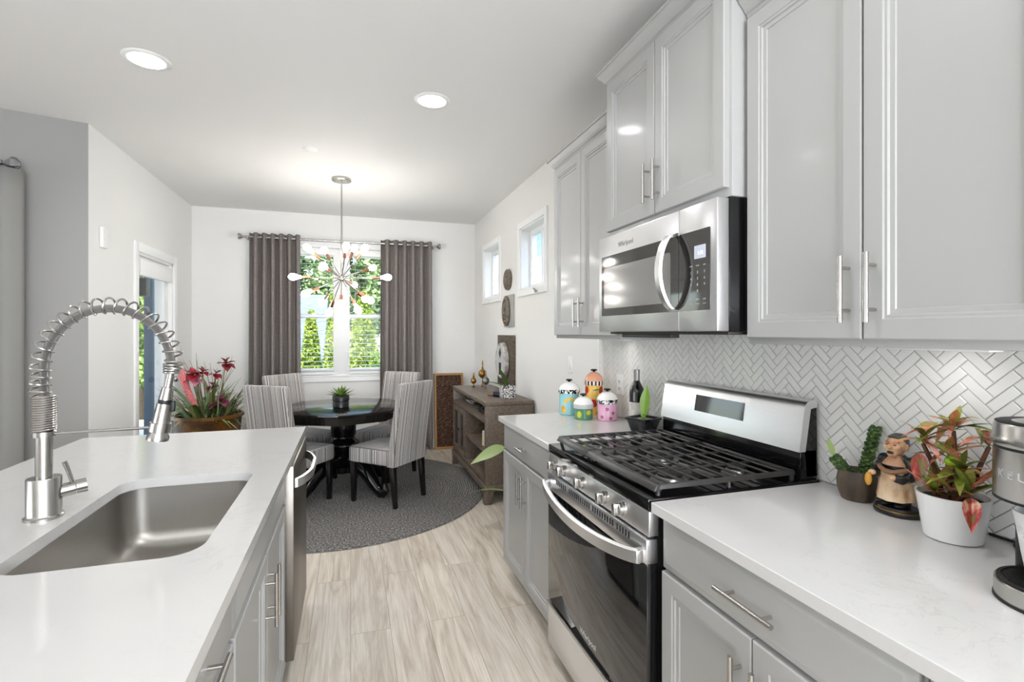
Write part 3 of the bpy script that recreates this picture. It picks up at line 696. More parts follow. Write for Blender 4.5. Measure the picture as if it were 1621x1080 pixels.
# ------------------------------------------------------------------ curtains and rod
def curtain(name, label, x0, x1, yc, z0, z1, folds, zrod, flare=1.04, m=None, line=None):
    t = thing(name, label, 'curtain', ((x0+x1)/2, yc, z0)); b = B(); n = folds*10; m_ = 14; rows = []
    rr = random.Random(int(abs(x0)*1000)); ph = [rr.uniform(-.25, .25) for _ in range(folds+2)]; am = [rr.uniform(.75, 1.15) for _ in range(folds+2)]
    xm = (x0+x1)/2
    for j in range(m_+1):
        z = z0+(z1-z0)*j/m_; k = 1-j/m_; row = []
        for i in range(n+1):
            u = i/n*folds; q = int(min(u, folds-1e-6)); s_ = sin(pi*2*u*.5*2/2+ph[q]*k*.6)
            x = x0+(x1-x0)*i/n; x = xm+(x-xm)*(1+(flare-1)*k)
            y = yc+.052*am[q]*(abs(s_)**.75*(1 if s_ > 0 else -1))*(1-.12*k)
            if line: y += line(x)-yc
            row.append(b.v((x, y, z)))
        rows.append(row)
    for a, c in zip(rows, rows[1:]):
        for i in range(n): b.f([a[i], a[i+1], c[i+1], c[i]])
    o = part('drape', b, m or CURT, t, True, 80); md = o.modifiers.new('thick', 'SOLIDIFY'); md.thickness = .004; md.offset = 0
    for q in range(folds):
        x = x0+(x1-x0)*(q+.0)/folds
        if q == 0: continue
        y = yc if not line else line(x)
        pts = [(x, y+.026*cos(a), zrod+.026*sin(a)) for a in [2*pi*i/18 for i in range(19)]]
        part('grommet', B().tube(pts, .0045, 6), NICK, t, True)
    return t
YR = 6.045
curtain('curtain', 'taupe grommet curtain hanging left of the back window', -1.04, -.535, YR, .02, 2.475, 12, 2.43)
curtain('curtain', 'taupe grommet curtain right of the back window beside the carved panel', .335, .925, YR, .02, 2.475, 12, 2.43)
t = thing('curtain_rod', 'satin nickel curtain rod with square finials above the back window', 'curtain rod', (-.06, YR, 2.43))
part('rod', B().cyl((-1.09, YR, 2.43), (.97, YR, 2.43), .0125, n=16), NICK, t, True)
for s_, x in ((-1, -1.09), (1, .97)):
    b = B(); b.tube([(x, YR, 2.43), (x+s_*.012, YR, 2.43), (x+s_*.03, YR, 2.43), (x+s_*.032, YR, 2.43)], [.014, .012, .028, .012], 20).cyl((x+s_*.036, YR, 2.43), (x+s_*.058, YR, 2.43), .034, n=24)
    part('finial', b, NICK, t, True)
for x in (-1.06, .945, -.10):
    part('bracket', B().cyl((x, YB-.001, 2.43), (x, YB-.012, 2.43), .025, n=16).cyl((x, YB-.01, 2.43), (x, YR, 2.43), .007, n=8).cyl((x, YR, 2.41), (x, YR, 2.43), .016, n=10), NICK, t, True)
# grey curtain in the living room
ly = lambda x: 3.92+(x-XL)*(.11/.393)-.10
curtain('curtain', 'grey living room curtain at the left picture edge under the faceted finial', -2.75, -1.852, 3.74, .02, 2.36, 8, 2.33, 1.0, mat('grey_linen', lin(138, 137, 134), .85), ly)
t = thing('living_room_curtain_rod', 'dark curtain rod with a faceted crystal finial on the grey wall', 'curtain rod', (-2.3, ly(-2.3), 2.36))
pA = V((-2.9, ly(-2.9), 2.385)); pB = V((-1.955, ly(-1.955), 2.395)); dv = (pB-pA).normalized()
part('rod', B().cyl(pA, pB, .012, n=14), mat('dark_nickel', lin(95, 93, 92), .25, 1), t, True)
q0 = dv.to_track_quat('Z', 'X').to_matrix()
b = B().lathe([(0, 0), (.016, 0), (.016, .015), (.011, .018), (.011, .028), (.018, .030), (.043, .055), (.040, .075), (.018, .095), (0, .096)], pB-dv*.005, 6, rot=q0)
part('finial', b, mat('faceted_crystal', lin(150, 150, 152), .06, .85), t, True, smooth=0)
br = pA+dv*.93
part('bracket', B().cyl(br, br-V((-nrm.x, -nrm.y, 0))*.0965, .007, n=8), NICK, t, True)

# ------------------------------------------------------------------ blinds on the back window
for lb, xa, xb in (('white slatted blind on the left half of the back window', u0+.05, -.15), ('white slatted blind on the right half of the back window', -.05, u1-.05)):
    t = thing('window_blind', lb, 'window blind', ((xa+xb)/2, YB+.02, .92))
    part('headrail', B().box(xa, xb, YB-.002, YB+.042, v1-.075, v1-.002, .003), TRIM, t, True)
    b = B(); z = .965
    while z < v1-.09:
        b.hexa([(xa, YB-.004, z-.002), (xb, YB-.004, z-.002), (xb, YB+.042, z+.001), (xa, YB+.042, z+.001), (xa, YB-.004, z), (xb, YB-.004, z), (xb, YB+.042, z+.003), (xa, YB+.042, z+.003)]); z += .0505
    part('slat', b, mat('blind_slat', lin(238, 238, 236), .5), t, True)
    part('bottom_rail', B().box(xa, xb, YB-.004, YB+.042, .915, .932, .003), TRIM, t, True)
    b = B()
    for x in (xa+.10, xb-.10): b.cyl((x, YB+.019, .93), (x, YB+.019, v1-.08), .0012, n=5)
    part('ladder_cord', b, TRIM, t, True)

# ------------------------------------------------------------------ ceiling fixtures
GLOW = mat('lamp_diffuser', (1, .98, .95, 1), .5, emit=9)
for (cx, cy), lb in zip(CANS[:2], ('round recessed ceiling light above the island', 'round recessed ceiling light above the aisle nearer the cabinets')):
    t = thing('recessed_light', lb, 'ceiling light', (cx, cy, H))
    part('trim_ring', B().lathe([(.078, H-.004), (.080, H-.008), (.098, H-.006), (.104, H-.0005), (.078, H-.0005)], (cx, cy, 0), 48), WPLASTIC, t, True)
    part('diffuser', B().lathe([(0, H-.006), (.079, H-.006), (.079, H-.001), (0, H-.001)], (cx, cy, 0), 40), GLOW, t, True)
t = thing('sprinkler_cover', 'small white round sprinkler cover on the ceiling before the chandelier', 'sprinkler', (-.282, 3.971, H))
part('disc', B().lathe([(0, H-.012), (.040, H-.012), (.045, H-.008), (.046, H-.0005)], (-.282, 3.971, 0), 32), WPLASTIC, t, True)
part('collar', B().lathe([(.047, H-.004), (.055, H-.003), (.056, H-.0005)], (-.282, 3.971, 0), 32), WPLASTIC, t, True)
CX, CY, CZ = -.075, 4.65, 1.872
t = thing('sputnik_chandelier', 'starburst chandelier of nickel arms with lit bulbs over the dining table', 'chandelier', (CX, CY, H))
part('canopy', B().lathe([(0, H-.0005), (.080, H-.0005), (.082, H-.006), (.082, H-.020), (.076, H-.026), (.012, H-.028)], (CX, CY, 0), 40), NICK, t, True)
part('downrod', B().cyl((CX, CY, H-.02), (CX, CY, CZ), .0075, n=14), NICK, t, True)
part('hub', B().sph((CX, CY, CZ), .032, u=24, v=16), NICK, t, True)
COPPER = mat('copper_socket', lin(196, 140, 112), .28, 1)
def bulb_mat():
    m, t_, p = base('lit_bulb'); p.inputs['Base Color'].default_value = (1, 1, 1, 1); p.inputs['Emission Color'].default_value = (1, .96, .90, 1); p.inputs['Emission Strength'].default_value = 28; return m
BULB = bulb_mat()
for i, (dx, dz) in enumerate(((-.376, -.01), (.388, .02), (-.26, .22), (-.15, .27), (.04, .227), (.107, .30), (.187, .23), (.27, .13), (0, -.25), (-.108, -.285), (.133, -.28), (-.17, -.2), (-.27, -.155), (.20, -.16), (.23, -.20), (.107, -.02), (-.128, .055), (-.175, .12))):
    rad = .385; dy = sqrt(max(0, rad*rad-dx*dx-dz*dz))*(-1 if i % 2 == 0 else 1); d_ = V((dx, dy, dz)).normalized(); c0 = V((CX, CY, CZ))
    a_ = part('arm', B().cyl(c0+d_*.028, c0+d_*.265, .0042, n=8), NICK, t, True)
    B().tube([c0+d_*.255, c0+d_*.258, c0+d_*.318, c0+d_*.330], [.008, .0125, .0135, .0135], 12).make('socket', COPPER, a_, BASE[t.name])
    B().tube([c0+d_*s_ for s_ in (.330, .338, .352, .372, .392, .410, .424, .430)], [.013, .013, .017, .025, .0295, .0265, .015, .002], 16).make('bulb', BULB, a_, BASE[t.name])

# ------------------------------------------------------------------ rug, dining table, chairs
RX, RY = -.07, 4.65
rug = B().lathe([(0, 0), (1.232, 0), (1.240, .004), (1.238, .010), (1.228, .0125), (1.10, .012), (0, .012)], (0, 0, 0), 128).make('round_rug', RUGM, None, None, 30)
rug.location = (RX, RY, .0005); tag(rug, 'round charcoal braided rug under the dining table', 'rug')
TX, TY, TZ = -.06, 4.69, .0133
t = thing('dining_table', 'black lacquered octagonal pedestal dining table in front of the window', 'dining table', (TX, TY, TZ))
def octo(r, z, a0=-pi/2-.06): return [(r*cos(a0+pi/4*i), r*sin(a0+pi/4*i), z) for i in range(8)]
part('tabletop', B().loops([octo(.545, .712), octo(.562, .716), octo(.568, .724), octo(.566, .734), octo(.556, .7375)]), DARKW, t, smooth=30)
part('apron', B().loops([octo(.49, .642), octo(.505, .645), octo(.515, .712)]), DARKW, t, smooth=30)
part('pedestal', B().lathe([(.10, .16), (.13, .17), (.135, .22), (.10, .25), (.075, .29), (.085, .34), (.12, .37), (.135, .40), (.125, .43), (.10, .45), (.095, .47), (.105, .49), (.108, .60), (.16, .643)], n=40), DARKW, t)
for k in range(4):
    a = radians(-48+90*k); u = V((cos(a), sin(a), 0))
    pts = [u*x+V((0, 0, z)) for x, z in ((.06, .24), (.14, .255), (.22, .235), (.30, .18), (.37, .11), (.43, .062), (.48, .05), (.505, .075), (.49, .105), (.465, .10))]
    part('foot', B().tube(pts, [.062, .074, .072, .066, .058, .050, .046, .034, .026, .018], 14, flat=(.85, 1)).sph(u*.44+V((0, 0, .028)), .028), DARKW, t)
LEG = mat('dark_espresso_wood', lin(20, 17, 16), .25)
MIDS = [((.507, 4.14), (-.72, .69), 'striped parsons chair with its back beside the console table, nearest the aisle'),
        ((-.61, 4.18), (.60, .80), 'striped parsons chair partly hidden behind the far end of the island'),
        ((-.623, 5.27), (.72, -.69), 'striped parsons chair in front of the left curtain'),
        ((.505, 5.254), (-.65, -.76), 'striped parsons chair in front of the right curtain')]
def chair_pose(m, f):
    f = V((f[0], f[1], 0)).normalized(); return V((m[0], m[1], TZ))+f*.055, atan2(f.y, f.x)-pi/2
loc, rz = chair_pose(*MIDS[0][:2])
ch = thing('dining_chair', MIDS[0][2], 'chair', loc, rz, 'striped chairs around the dining table')
part('seat', B().box(-.215, .215, .0, .47, .325, .455, .022, 3), STRIPE, ch)
b = B(); rings = []
for k in range(9):
    z = .325+.645*k/8; q = (k/8); y0 = .0-.085*q**1.25; th = .078-.02*q; wd = .213-.004*q
    rings.append([(x, y, z) for x, y in rrect(-wd, wd, y0, y0+th, .018, 3)])
zt = .97; y0 = -.085; rings.append([(x, y, zt+.012) for x, y in rrect(-.200, .200, y0+.008, y0+.050, .014, 3)])
b.loops(rings); part('backrest', b, STRIPE, ch, smooth=50)
for x in (-1, 1):
    for y, yo in ((.035, -.03), (.435, 0)):
        p = V((x*.185, y, 0)); h_ = .019
        part('leg', B().hexa([(p.x-.015, y+yo-.015, 0), (p.x+.015, y+yo-.015, 0), (p.x+.015, y+yo+.015, 0), (p.x-.015, y+yo+.015, 0), (p.x-.022, y-.022, .33), (p.x+.022, y-.022, .33), (p.x+.022, y+.022, .33), (p.x-.022, y+.022, .33)], .002), LEG, ch)
for m, f, lb in MIDS[1:]:
    loc, rz = chair_pose(m, f); dup(ch, loc, rz, lb)
# plant on the table
AGAVE = island('agave_leaves', [(0, lin(58, 92, 30)), (.5, lin(96, 128, 44)), (1, lin(150, 168, 80))], .4)
t = thing('potted_succulent', 'green spiky succulent in a black pot on the dining table', 'potted plant', (-.08, 4.60, TZ+.738))
part('pot', B().lathe([(.058, 0), (.066, .004), (.068, .04), (.062, .048), (.062, .053), (.070, .058), (.071, .095), (.064, .104), (.058, .104), (.055, .09), (0, .09)], n=36), mat('black_ceramic', lin(24, 25, 25), .35), t)
b = B()
for i in range(34):
    a = i*2.4; el = .2+1.1*(i/34); d_ = V((cos(a)*cos(el), sin(a)*cos(el), sin(el)))
    b.leaf(V((cos(a)*.012, sin(a)*.012, .092)), d_, .13-.03*(i/34)+R.uniform(-.01, .015), .026, .10, 5, .5, prof=lambda q: max(.03, (1-q**2.2)*(.75+.25*sin(pi*q))))
part('foliage', b, AGAVE, t)

# ------------------------------------------------------------------ console table and what stands on it
KX, K0, K1, KZ = 1.04, 3.955, 5.31, .83; KB = XR-.018
t = thing('console_table', 'grey-brown wooden console cabinet with glazed doors against the right wall', 'console cabinet', ((KX+KB)/2, (K0+K1)/2, 0))
part('top', B().box(KX-.004, KB, K0-.004, K1+.004, KZ-.032, KZ, .003), WOOD, t, True)
part('side_panel', B().box(KX, KB, K0, K0+.03, .15, KZ-.032, .002), WOOD, t, True)
part('side_panel', B().box(KX, KB, K1-.03, K1, .15, KZ-.032, .002), WOOD, t, True)
KD = 4.715
part('back_panel', B().box(KB-.012, KB, K0+.03, K1-.03, .15, KZ-.032), WOOD, t, True)
part('divider', B().box(KX+.002, KB-.012, KD-.015, KD+.015, .19, .655), WOOD, t, True)
part('bottom_board', B().box(KX+.002, KB-.012, K0+.03, K1-.03, .165, .19, .002), WOOD, t, True)
part('slot_shelf', B().box(KX, KB-.012, K0+.03, K1-.03, .655, .69, .002), WOOD, t, True)
part('shelf', B().box(KX+.01, KB-.012, K0+.03, KD-.015, .40, .428, .002), WOOD, t, True)
part('plinth', B().box(KX-.012, KB, K0-.012, K1+.012, .105, .152, .006), WOOD, t, True)
for x in (KX-.010, KB-.08):
    for y, s_ in ((K0-.010, 1), (K1+.010, -1)):
        w1, w2 = .085*s_, .055*s_
        part('foot', B().hexa([(x, min(y, y+w2), 0), (x+.055, min(y, y+w2), 0), (x+.055, max(y, y+w2), 0), (x, max(y, y+w2), 0), (x, min(y, y+w1), .107), (x+.08, min(y, y+w1), .107), (x+.08, max(y, y+w1), .107), (x, max(y, y+w1), .107)], .002), WOOD, t, True)
fk = face(KX+.012, -1)
for k, (p, q) in enumerate(((KD+.018, 4.993), (4.997, K1-.033))):
    b = B(); wframe(b, p, q, .195, .65, .055, 0, .02, lambda u, v, w_: (KX-.004+w_, u, v))
    d_ = part('door', b, WOOD, t, True)
    B().box(KX+.004, KX+.008, p+.05, q-.05, .24, .60).make('pane', mat('dark_cabinet_glass', lin(38, 34, 32), .06, spec=.8), d_, BASE[t.name])
    hy = q-.02 if k == 0 else p+.02
    B().sph((KX-.014, hy, .43), .010).cyl((KX-.012, hy, .43), (KX, hy, .43), .004, n=8).make('knob', BLKM, d_, BASE[t.name])
# finial ornaments
GOLD = noisy('antique_gold', [(.3, lin(128, 92, 40)), (.7, lin(178, 138, 76))], 30, 4, (1, 1, 1), .32, .9)
SILV = noisy('antique_silver', [(.3, lin(120, 114, 106)), (.7, lin(170, 164, 154))], 30, 4, (1, 1, 1), .3, .9)
def ornament(label, x, y, R_, zc, top, m):
    t = thing('finial_ornament', label, 'ornament', (x, y, KZ), 0, 'finial ornaments on the console')
    part('stem', B().lathe([(.024, 0), (.026, .003), (.012, .009), (.006, .015), (.005, zc-R_*1.05), (.010, zc-R_*.98)], n=20), m, t)
    part('globe', B().sph((0, 0, zc), R_, (1, 1, 1.1), 24, 14), m, t)
    part('spire', B().lathe([(R_*.45, zc+R_*.98), (R_*.40, zc+R_*1.08), (.008, zc+R_*1.25), (.011, zc+R_*1.25+.012), (.005, zc+R_*1.25+.022), (.008, top-.03), (.003, top)], n=16), m, t)
ornament('small gold finial ornament, leftmost on the console', 1.215, 5.10, .030, .066, .15, GOLD)
ornament('tallest gold finial ornament with a long spire on the console', 1.315, 5.12, .043, .135, .275, GOLD)
ornament('silver finial ornament on the console in front of the tall gold one', 1.30, 4.93, .037, .078, .18, SILV)
# patterned planter, dark bottle
PATT = noisy('black_white_scroll_pattern', [(.46, lin(238, 238, 236)), (.5, lin(20, 20, 20))], 55, 1, (1, 1, 1), .35, interp='CONSTANT', distort=2.2)
t = thing('patterned_planter', 'black and white patterned box planter with a broad leaf on the console', 'potted plant', (1.29, 4.16, KZ))
part('box', B().loops([[(x, y, z) for x, y in rrect(-a_, a_, -a_, a_, .008, 3)] for a_, z in ((.053, 0), (.056, .002), (.058, .11), (.052, .111), (.050, .092))]), PATT, t)
b = B(); b.leaf((0, 0, .09), (-.35, .1, .9), .20, .085, .05, 8, .2, (1, .2, .3)).leaf((0, .01, .09), (-.8, .5, .35), .22, .06, .12, 8, .2).leaf((0, -.01, .09), (.5, -.6, .3), .08, .04, .1, 5, .2)
part('foliage', b, LEAFG, t)
t = thing('small_bottle', 'small dark bottle with a pale stopper lying beside the patterned planter', 'bottle', (1.22, 4.26, KZ))
part('bottle_body', B().tube([(.03, -.02, .024), (-.015, .02, .024), (-.02, .0245, .024)], [.024, .024, .012], 18), mat('navy_glass', lin(22, 24, 48), .15), t)
part('stopper', B().tube([(-.019, .0235, .024), (-.045, .047, .022), (-.06, .06, .022)], [.011, .018, .016], 12), mat('tan_cork', lin(128, 106, 84), .6), t)
# things in the console
bowl = B().lathe([(.02, 0), (.03, .002), (.075, .045), (.078, .050), (.074, .050), (.03, .008), (0, .006)], n=36).make('patterned_bowl', PATT, None); bowl.location = (1.15, 4.86, .690); tag(bowl, 'black and white patterned bowl in the upper slot of the console', 'bowl')
t = thing('twig_ornament', 'dark tangled metal twig ornament in the upper slot, near end of the console', 'ornament', (1.12, 4.24, .690))
b = B(); rr = random.Random(3)
for i in range(16):
    p = V((rr.uniform(-.04, .04), rr.uniform(-.14, .14), .008)); q = p+V((rr.uniform(-.04, .04), rr.uniform(-.10, .10), rr.uniform(.01, .07)))
    b.tube([p, (p+q)/2+V((0, 0, .015)), q], [.006, .005, .003], 6)
part('twigs', b, mat('dark_pewter', lin(48, 46, 45), .35, .7), t)
part('blossoms', B().sph((.0, .05, .06), .016).sph((-.02, -.08, .055), .014).sph((.01, -.02, .065), .012), mat('pewter_blossom', lin(120, 116, 112), .3, .9), t)
t = thing('pillar_candle', 'cream pillar candle on the open console shelf', 'candle', (1.12, 4.20, .428))
part('wax', B().lathe([(0, 0), (.042, 0), (.043, .004), (.043, .118), (.038, .123), (0, .120)], n=28), mat('cream_wax', lin(222, 212, 190), .5), t)
part('wick', B().cyl((0, 0, .119), (.001, 0, .132), .0012, n=6), BLKM, t)
for i, (y, h_, lb) in enumerate(((4.40, .16, 'dark glass vase behind the candle on the console shelf, taller one'), (4.50, .13, 'dark glass vase behind the candle on the console shelf, shorter one'))):
    o = B().lathe([(.03, 0), (.036, .004), (.036, h_*.7), (.018, h_*.86), (.02, h_), (.016, h_), (.014, h_*.86), (0, h_*.8)], n=24).make('glass_vase', mat('smoky_glass', lin(40, 38, 36), .08, spec=.8), None); o.location = (1.20, y, .428); tag(o, lb, 'vase')
pf = thing('photo_frame', 'small dark picture frame at the far end of the upper console slot', 'picture frame', (1.15, 5.12, .690))
b = B(); wframe(b, -.05, .05, 0, .085, .010, -.004, .006, lambda u, v, w_: (w_+v*.15, u, v)); part('moulding', b, BLKM, pf)
part('picture', B().hexa([(.001, -.042, .008), (.004, -.042, .008), (.004, .042, .008), (.001, .042, .008), (.012, -.042, .078), (.015, -.042, .078), (.015, .042, .078), (.012, .042, .078)]), mat('brown_print', lin(120, 92, 66), .4), pf)
# carved panel leaning on the back wall
t = thing('carved_screen', 'dark carved scrollwork panel in a golden frame leaning by the right curtain', 'carved screen', (1.135, 6.02, 0))
lean = lambda u, v, w_: (u, 6.015+v*.095+w_*-1, v*.995)
b = B(); wframe(b, .957, 1.315, .002, .905, .026, 0, .030, lambda u, v, w_: lean(u, v, .030-w_))
part('frame', b, mat('golden_wood', lin(168, 124, 70), .4), t, True)
b = B(); nu, nv = 64, 168; rows = []
cs = [(.983+.306*((i*.618) % 1), .03+.85*((i+.5)/34), R.uniform(0, 6.28), R.choice((-1, 1))) for i in range(34)]
for j in range(nv+1):
    row = []
    for i in range(nu+1):
        x = .981+.310*i/nu; z = .026+.855*j/nv
        best = min(cs, key=lambda c_: (c_[0]-x)**2+(c_[1]-z)**2); dx, dz = x-best[0], z-best[1]; r_ = sqrt(dx*dx+dz*dz)
        hh = .5+.5*sin(r_*230+best[3]*atan2(dz, dx)*2+best[2]); hh *= .55+.45*sin(x*95+sin(z*60)*1.4)*sin(z*88)
        row.append(b.v(lean(x, z, .004+.016*max(0, hh))))
    rows.append(row)
for a, c in zip(rows, rows[1:]):
    for i in range(nu): b.f([a[i], a[i+1], c[i+1], c[i]])
def carved():
    m, t_, p = base('carved_dark_wood'); v = mapped(t_, (1, 1, 1)); n = nd(t_, 'TexNoise', Scale=90, Detail=3); t_.links.new(v, n.inputs['Vector'])
    r = ramp(t_, [(.4, lin(46, 26, 15)), (.58, lin(92, 58, 36)), (.72, lin(150, 116, 84))]); t_.links.new(n.outputs[0], r.inputs[0]); t_.links.new(r.outputs[0], p.inputs['Base Color']); p.inputs['Roughness'].default_value = .35; return m
part('relief', b, carved(), t, True)
part('backing', B().hexa([lean(.97, .01, .001), lean(1.30, .01, .001), lean(1.30, .01, .004), lean(.97, .01, .004), lean(.97, .89, .001), lean(1.30, .89, .001), lean(1.30, .89, .004), lean(.97, .89, .004)]), BLKM, t, True)

# ------------------------------------------------------------------ wall art
TAUPE = noisy('weathered_taupe_wood', [(.3, lin(88, 78, 68)), (.6, lin(124, 113, 101)), (.8, lin(150, 140, 128))], 14, 5, (1, 1, 6), .6, bump=.15)
qx = Matrix(((0, 0, -1), (1, 0, 0), (0, 1, 0)))   # lathe axis -> -X
t = thing('carved_plaque', 'small round carved wooden plaque, topmost wall ornament between the transoms', 'wall ornament', (XR, 4.70, 1.912))
part('disc', B().lathe([(.0, .001), (.098, .001), (.104, .008), (.102, .026), (.090, .034), (.082, .028), (.03, .028)], n=48, rot=qx), TAUPE, t)
b = B()
for k in range(8):
    a = 2*pi*k/8; b.sph(V((-.030, .055*cos(a), .055*sin(a))), .022, (.35, 1, .6), 10, 6, Matrix.Rotation(a, 3, 'X'))
b.sph((-.030, 0, 0), .022, (.5, 1, 1)); part('rosette', b, TAUPE, t)
t = thing('ornamental_plaque', 'oval carved plaque with brass studs mounted on a pale square board', 'wall ornament', (XR, 4.68, 1.605))
part('board', B().box(-.020, -.001, -.155, .135, -.155, .155, .002), mat('pale_zinc', lin(176, 174, 170), .45, .3), t)
part('oval', B().lathe([(.0, .020), (.115, .020), (.125, .028), (.120, .042), (.105, .050), (.09, .042), (.07, .042), (.06, .052), (.03, .044), (0, .046)], (0, .02, 0), 48, sx=.82, sy=1.18, rot=qx), TAUPE, t)
b = B()
for k in range(14):
    a = 2*pi*k/14; b.sph(V((-.047, .02+.088*.82*cos(a), .088*1.18*sin(a))), .012, (.5, 1, 1), 8, 5)
for k in range(6):
    a = 2*pi*k/6; b.sph(V((-.050, .02+.026*cos(a), .032*sin(a))), .017, (.5, .6, 1.1), 8, 5, Matrix.Rotation(a-pi/2, 3, 'X'))
b.sph((-.055, .02, 0), .014, (.6, 1, 1), 8, 6); part('carving', b, TAUPE, t)
for z in (-.105, .105): part('stud', B().sph((-.052, .02, z), .014, (.6, 1, 1)), GOLD, t)
t = thing('oval_mirror_plaque', 'large dark wood board with a raised silver oval holding black cutouts', 'wall ornament', (XR, 4.76, 1.12))
part('board', B().box(-.022, -.001, -.27, .27, -.25, .25, .003), noisy('dark_weathered_board', [(.3, lin(66, 57, 46)), (.7, lin(104, 92, 76))], 9, 5, (1, 1, 8), .6, bump=.1), t)
ov = part('oval', B().lathe([(0, .022), (.155, .022), (.165, .03), (.160, .066), (.150, .074), (.140, .074), (.132, .068), (0, .068)], (0, .02, 0), 56, sx=1.0, sy=1.08, rot=qx), noisy('silvered_wood', [(.4, lin(148, 140, 130)), (.6, lin(196, 193, 188))], 20, 4, (1, 1, 1), .4), t)
b = B()
b.prism([(.02, .02), (.062, .075), (.02, .13), (-.022, .075)], lambda u, v, w_: (-w_, u, v), .067, .0705)
b.make('diamond_cutout', BLKM, ov)
B().box(-.0705, -.067, -.018, .058, -.14, -.02).make('slot_cutout', BLKM, ov)
part('face_plate', B().lathe([(0, .0675), (.135, .0675), (.135, .070), (0, .070)], (0, .02, 0), 48, sx=1.0, sy=1.08, rot=qx), mat('silver_face', lin(206, 206, 205), .35, .2), t)

# ------------------------------------------------------------------ floor plant behind the counter end
t = thing('floor_plant', 'arching green-leaved floor plant between the console and the base cabinet', 'potted plant', (1.20, 3.30, 0))
part('pot', B().lathe([(.10, 0), (.105, .004), (.135, .22), (.142, .24), (.130, .24), (.122, .21), (0, .21)], n=32), mat('grey_plant_pot', lin(120, 118, 114), .6), t)
b = B()
b.tube([(-.02, .02, .2), (-.12, .03, .45), (-.19, .035, .60)], .006, 6).leaf((-.18, .035, .60), (-.80, .30, -.22), .25, .11, .22, 10, .16, (.2, -.55, .8)).leaf((-.03, .05, .22), (-.9, .28, .55), .46, .035, .40, 10, .3)
b.leaf((0, .04, .22), (.1, .7, .6), .40, .08, .35, 8, .25).leaf((.03, 0, .22), (.55, -.2, .7), .22, .07, .3, 8, .25).leaf((0, .03, .22), (-.35, .75, .5), .36, .07, .4, 8, .25)
part('foliage', b, island('pale_green_leaves', [(0, lin(110, 132, 66)), (1, lin(150, 170, 110))], .35), t)

# ------------------------------------------------------------------ lily planter by the door
LX, LY = -1.235, 5.23
t = thing('lily_planter', 'brown glazed planter of red lilies and strap leaves beyond the island', 'potted plant', (LX, LY, .0135))
part('pot', B().lathe([(.15, 0), (.17, .01), (.22, .25), (.26, .50), (.27, .60), (.285, .615), (.285, .645), (.268, .645), (.255, .60), (0, .60)], n=40), noisy('brown_glaze', [(.35, lin(70, 48, 22)), (.6, lin(134, 88, 34)), (.8, lin(160, 112, 52))], 9, 5, (1, 1, 1), .25), t)
STRAP = island('strap_leaves', [(0, lin(62, 78, 32)), (.35, lin(92, 112, 52)), (.7, lin(132, 150, 112)), (1, lin(150, 142, 84))], .45)
b = B(); rr = random.Random(11)
for i in range(190):
    a = rr.uniform(0, 2*pi); r_ = rr.uniform(.02, .2); el = rr.uniform(.3, 1.4); L = rr.uniform(.2, .34)+(.24 if el > .9 else 0)
    b.leaf((r_*cos(a), r_*sin(a), .60), (cos(a)*cos(el), sin(a)*cos(el), sin(el)), L, rr.choice((.014, .024, .035, .05)), rr.uniform(.15, .75), 8, .3, prof=lambda q: (1-q**2)*.9+.04, curl=rr.uniform(-.3, .3))
part('foliage', b, STRAP, t)
b = B()
for i in range(14):
    a = rr.uniform(0, 2*pi); p = [V((.05*cos(a), .05*sin(a), .6)), V((.12*cos(a), .12*sin(a), .9)), V((.22*cos(a)+rr.uniform(-.05, .05), .16*sin(a), 1.08+rr.uniform(-.05, .15)))]
    b.tube(p, [.004, .003, .0012], 5)
part('grass_stems', b, mat('dry_stem', lin(122, 108, 70), .7), t)
for (dx, dz, sz, c_) in ((-.095, 1.005, .10, lin(168, 44, 62)), (-.02, 1.03, .075, lin(140, 26, 38)), (.165, 1.10, .095, lin(122, 30, 38)), (.085, 1.01, .07, lin(150, 40, 54)), (.065, .90, .07, lin(120, 30, 52)), (.13, .765, .11, lin(150, 66, 96)), (-.06, .965, .085, lin(196, 130, 146))):
    b = B(); o_ = V((dx, -.12, dz-.0)); f_ = V((rr.uniform(-.4, .4), -.7, .5)).normalized(); e1 = f_.orthogonal().normalized(); e2 = f_.cross(e1)
    for k in range(6):
        a = 2*pi*k/6+rr.random(); b.leaf(o_, f_*.6+e1*cos(a)+e2*sin(a), sz, sz*.85, .25, 6, .3)
    fl_ = part('lily_flower', b, mat('lily_petals', c_, .5), t)
    B().tube([o_, o_+V((-dx*.3, .06, -(dz-.62)*.5)), V((dx*.3, -.03, .61))], .004, 6).make('stalk', mat('flower_stalk', lin(84, 104, 50), .6), fl_)
rg = [V((-.175, -.16, 1.07)), V((-.165, -.16, 1.0)), V((-.13, -.15, .88)), V((-.09, -.14, .76)), V((-.055, -.13, .665))]
part('coral_stake', B().tube(rg, [.024, .029, .027, .029, .032], 14), noisy('coral_pink_lattice', [(.4, lin(206, 88, 92)), (.6, lin(236, 150, 150))], 130, 2, (1, 1, 1), .7, bump=.5), t)

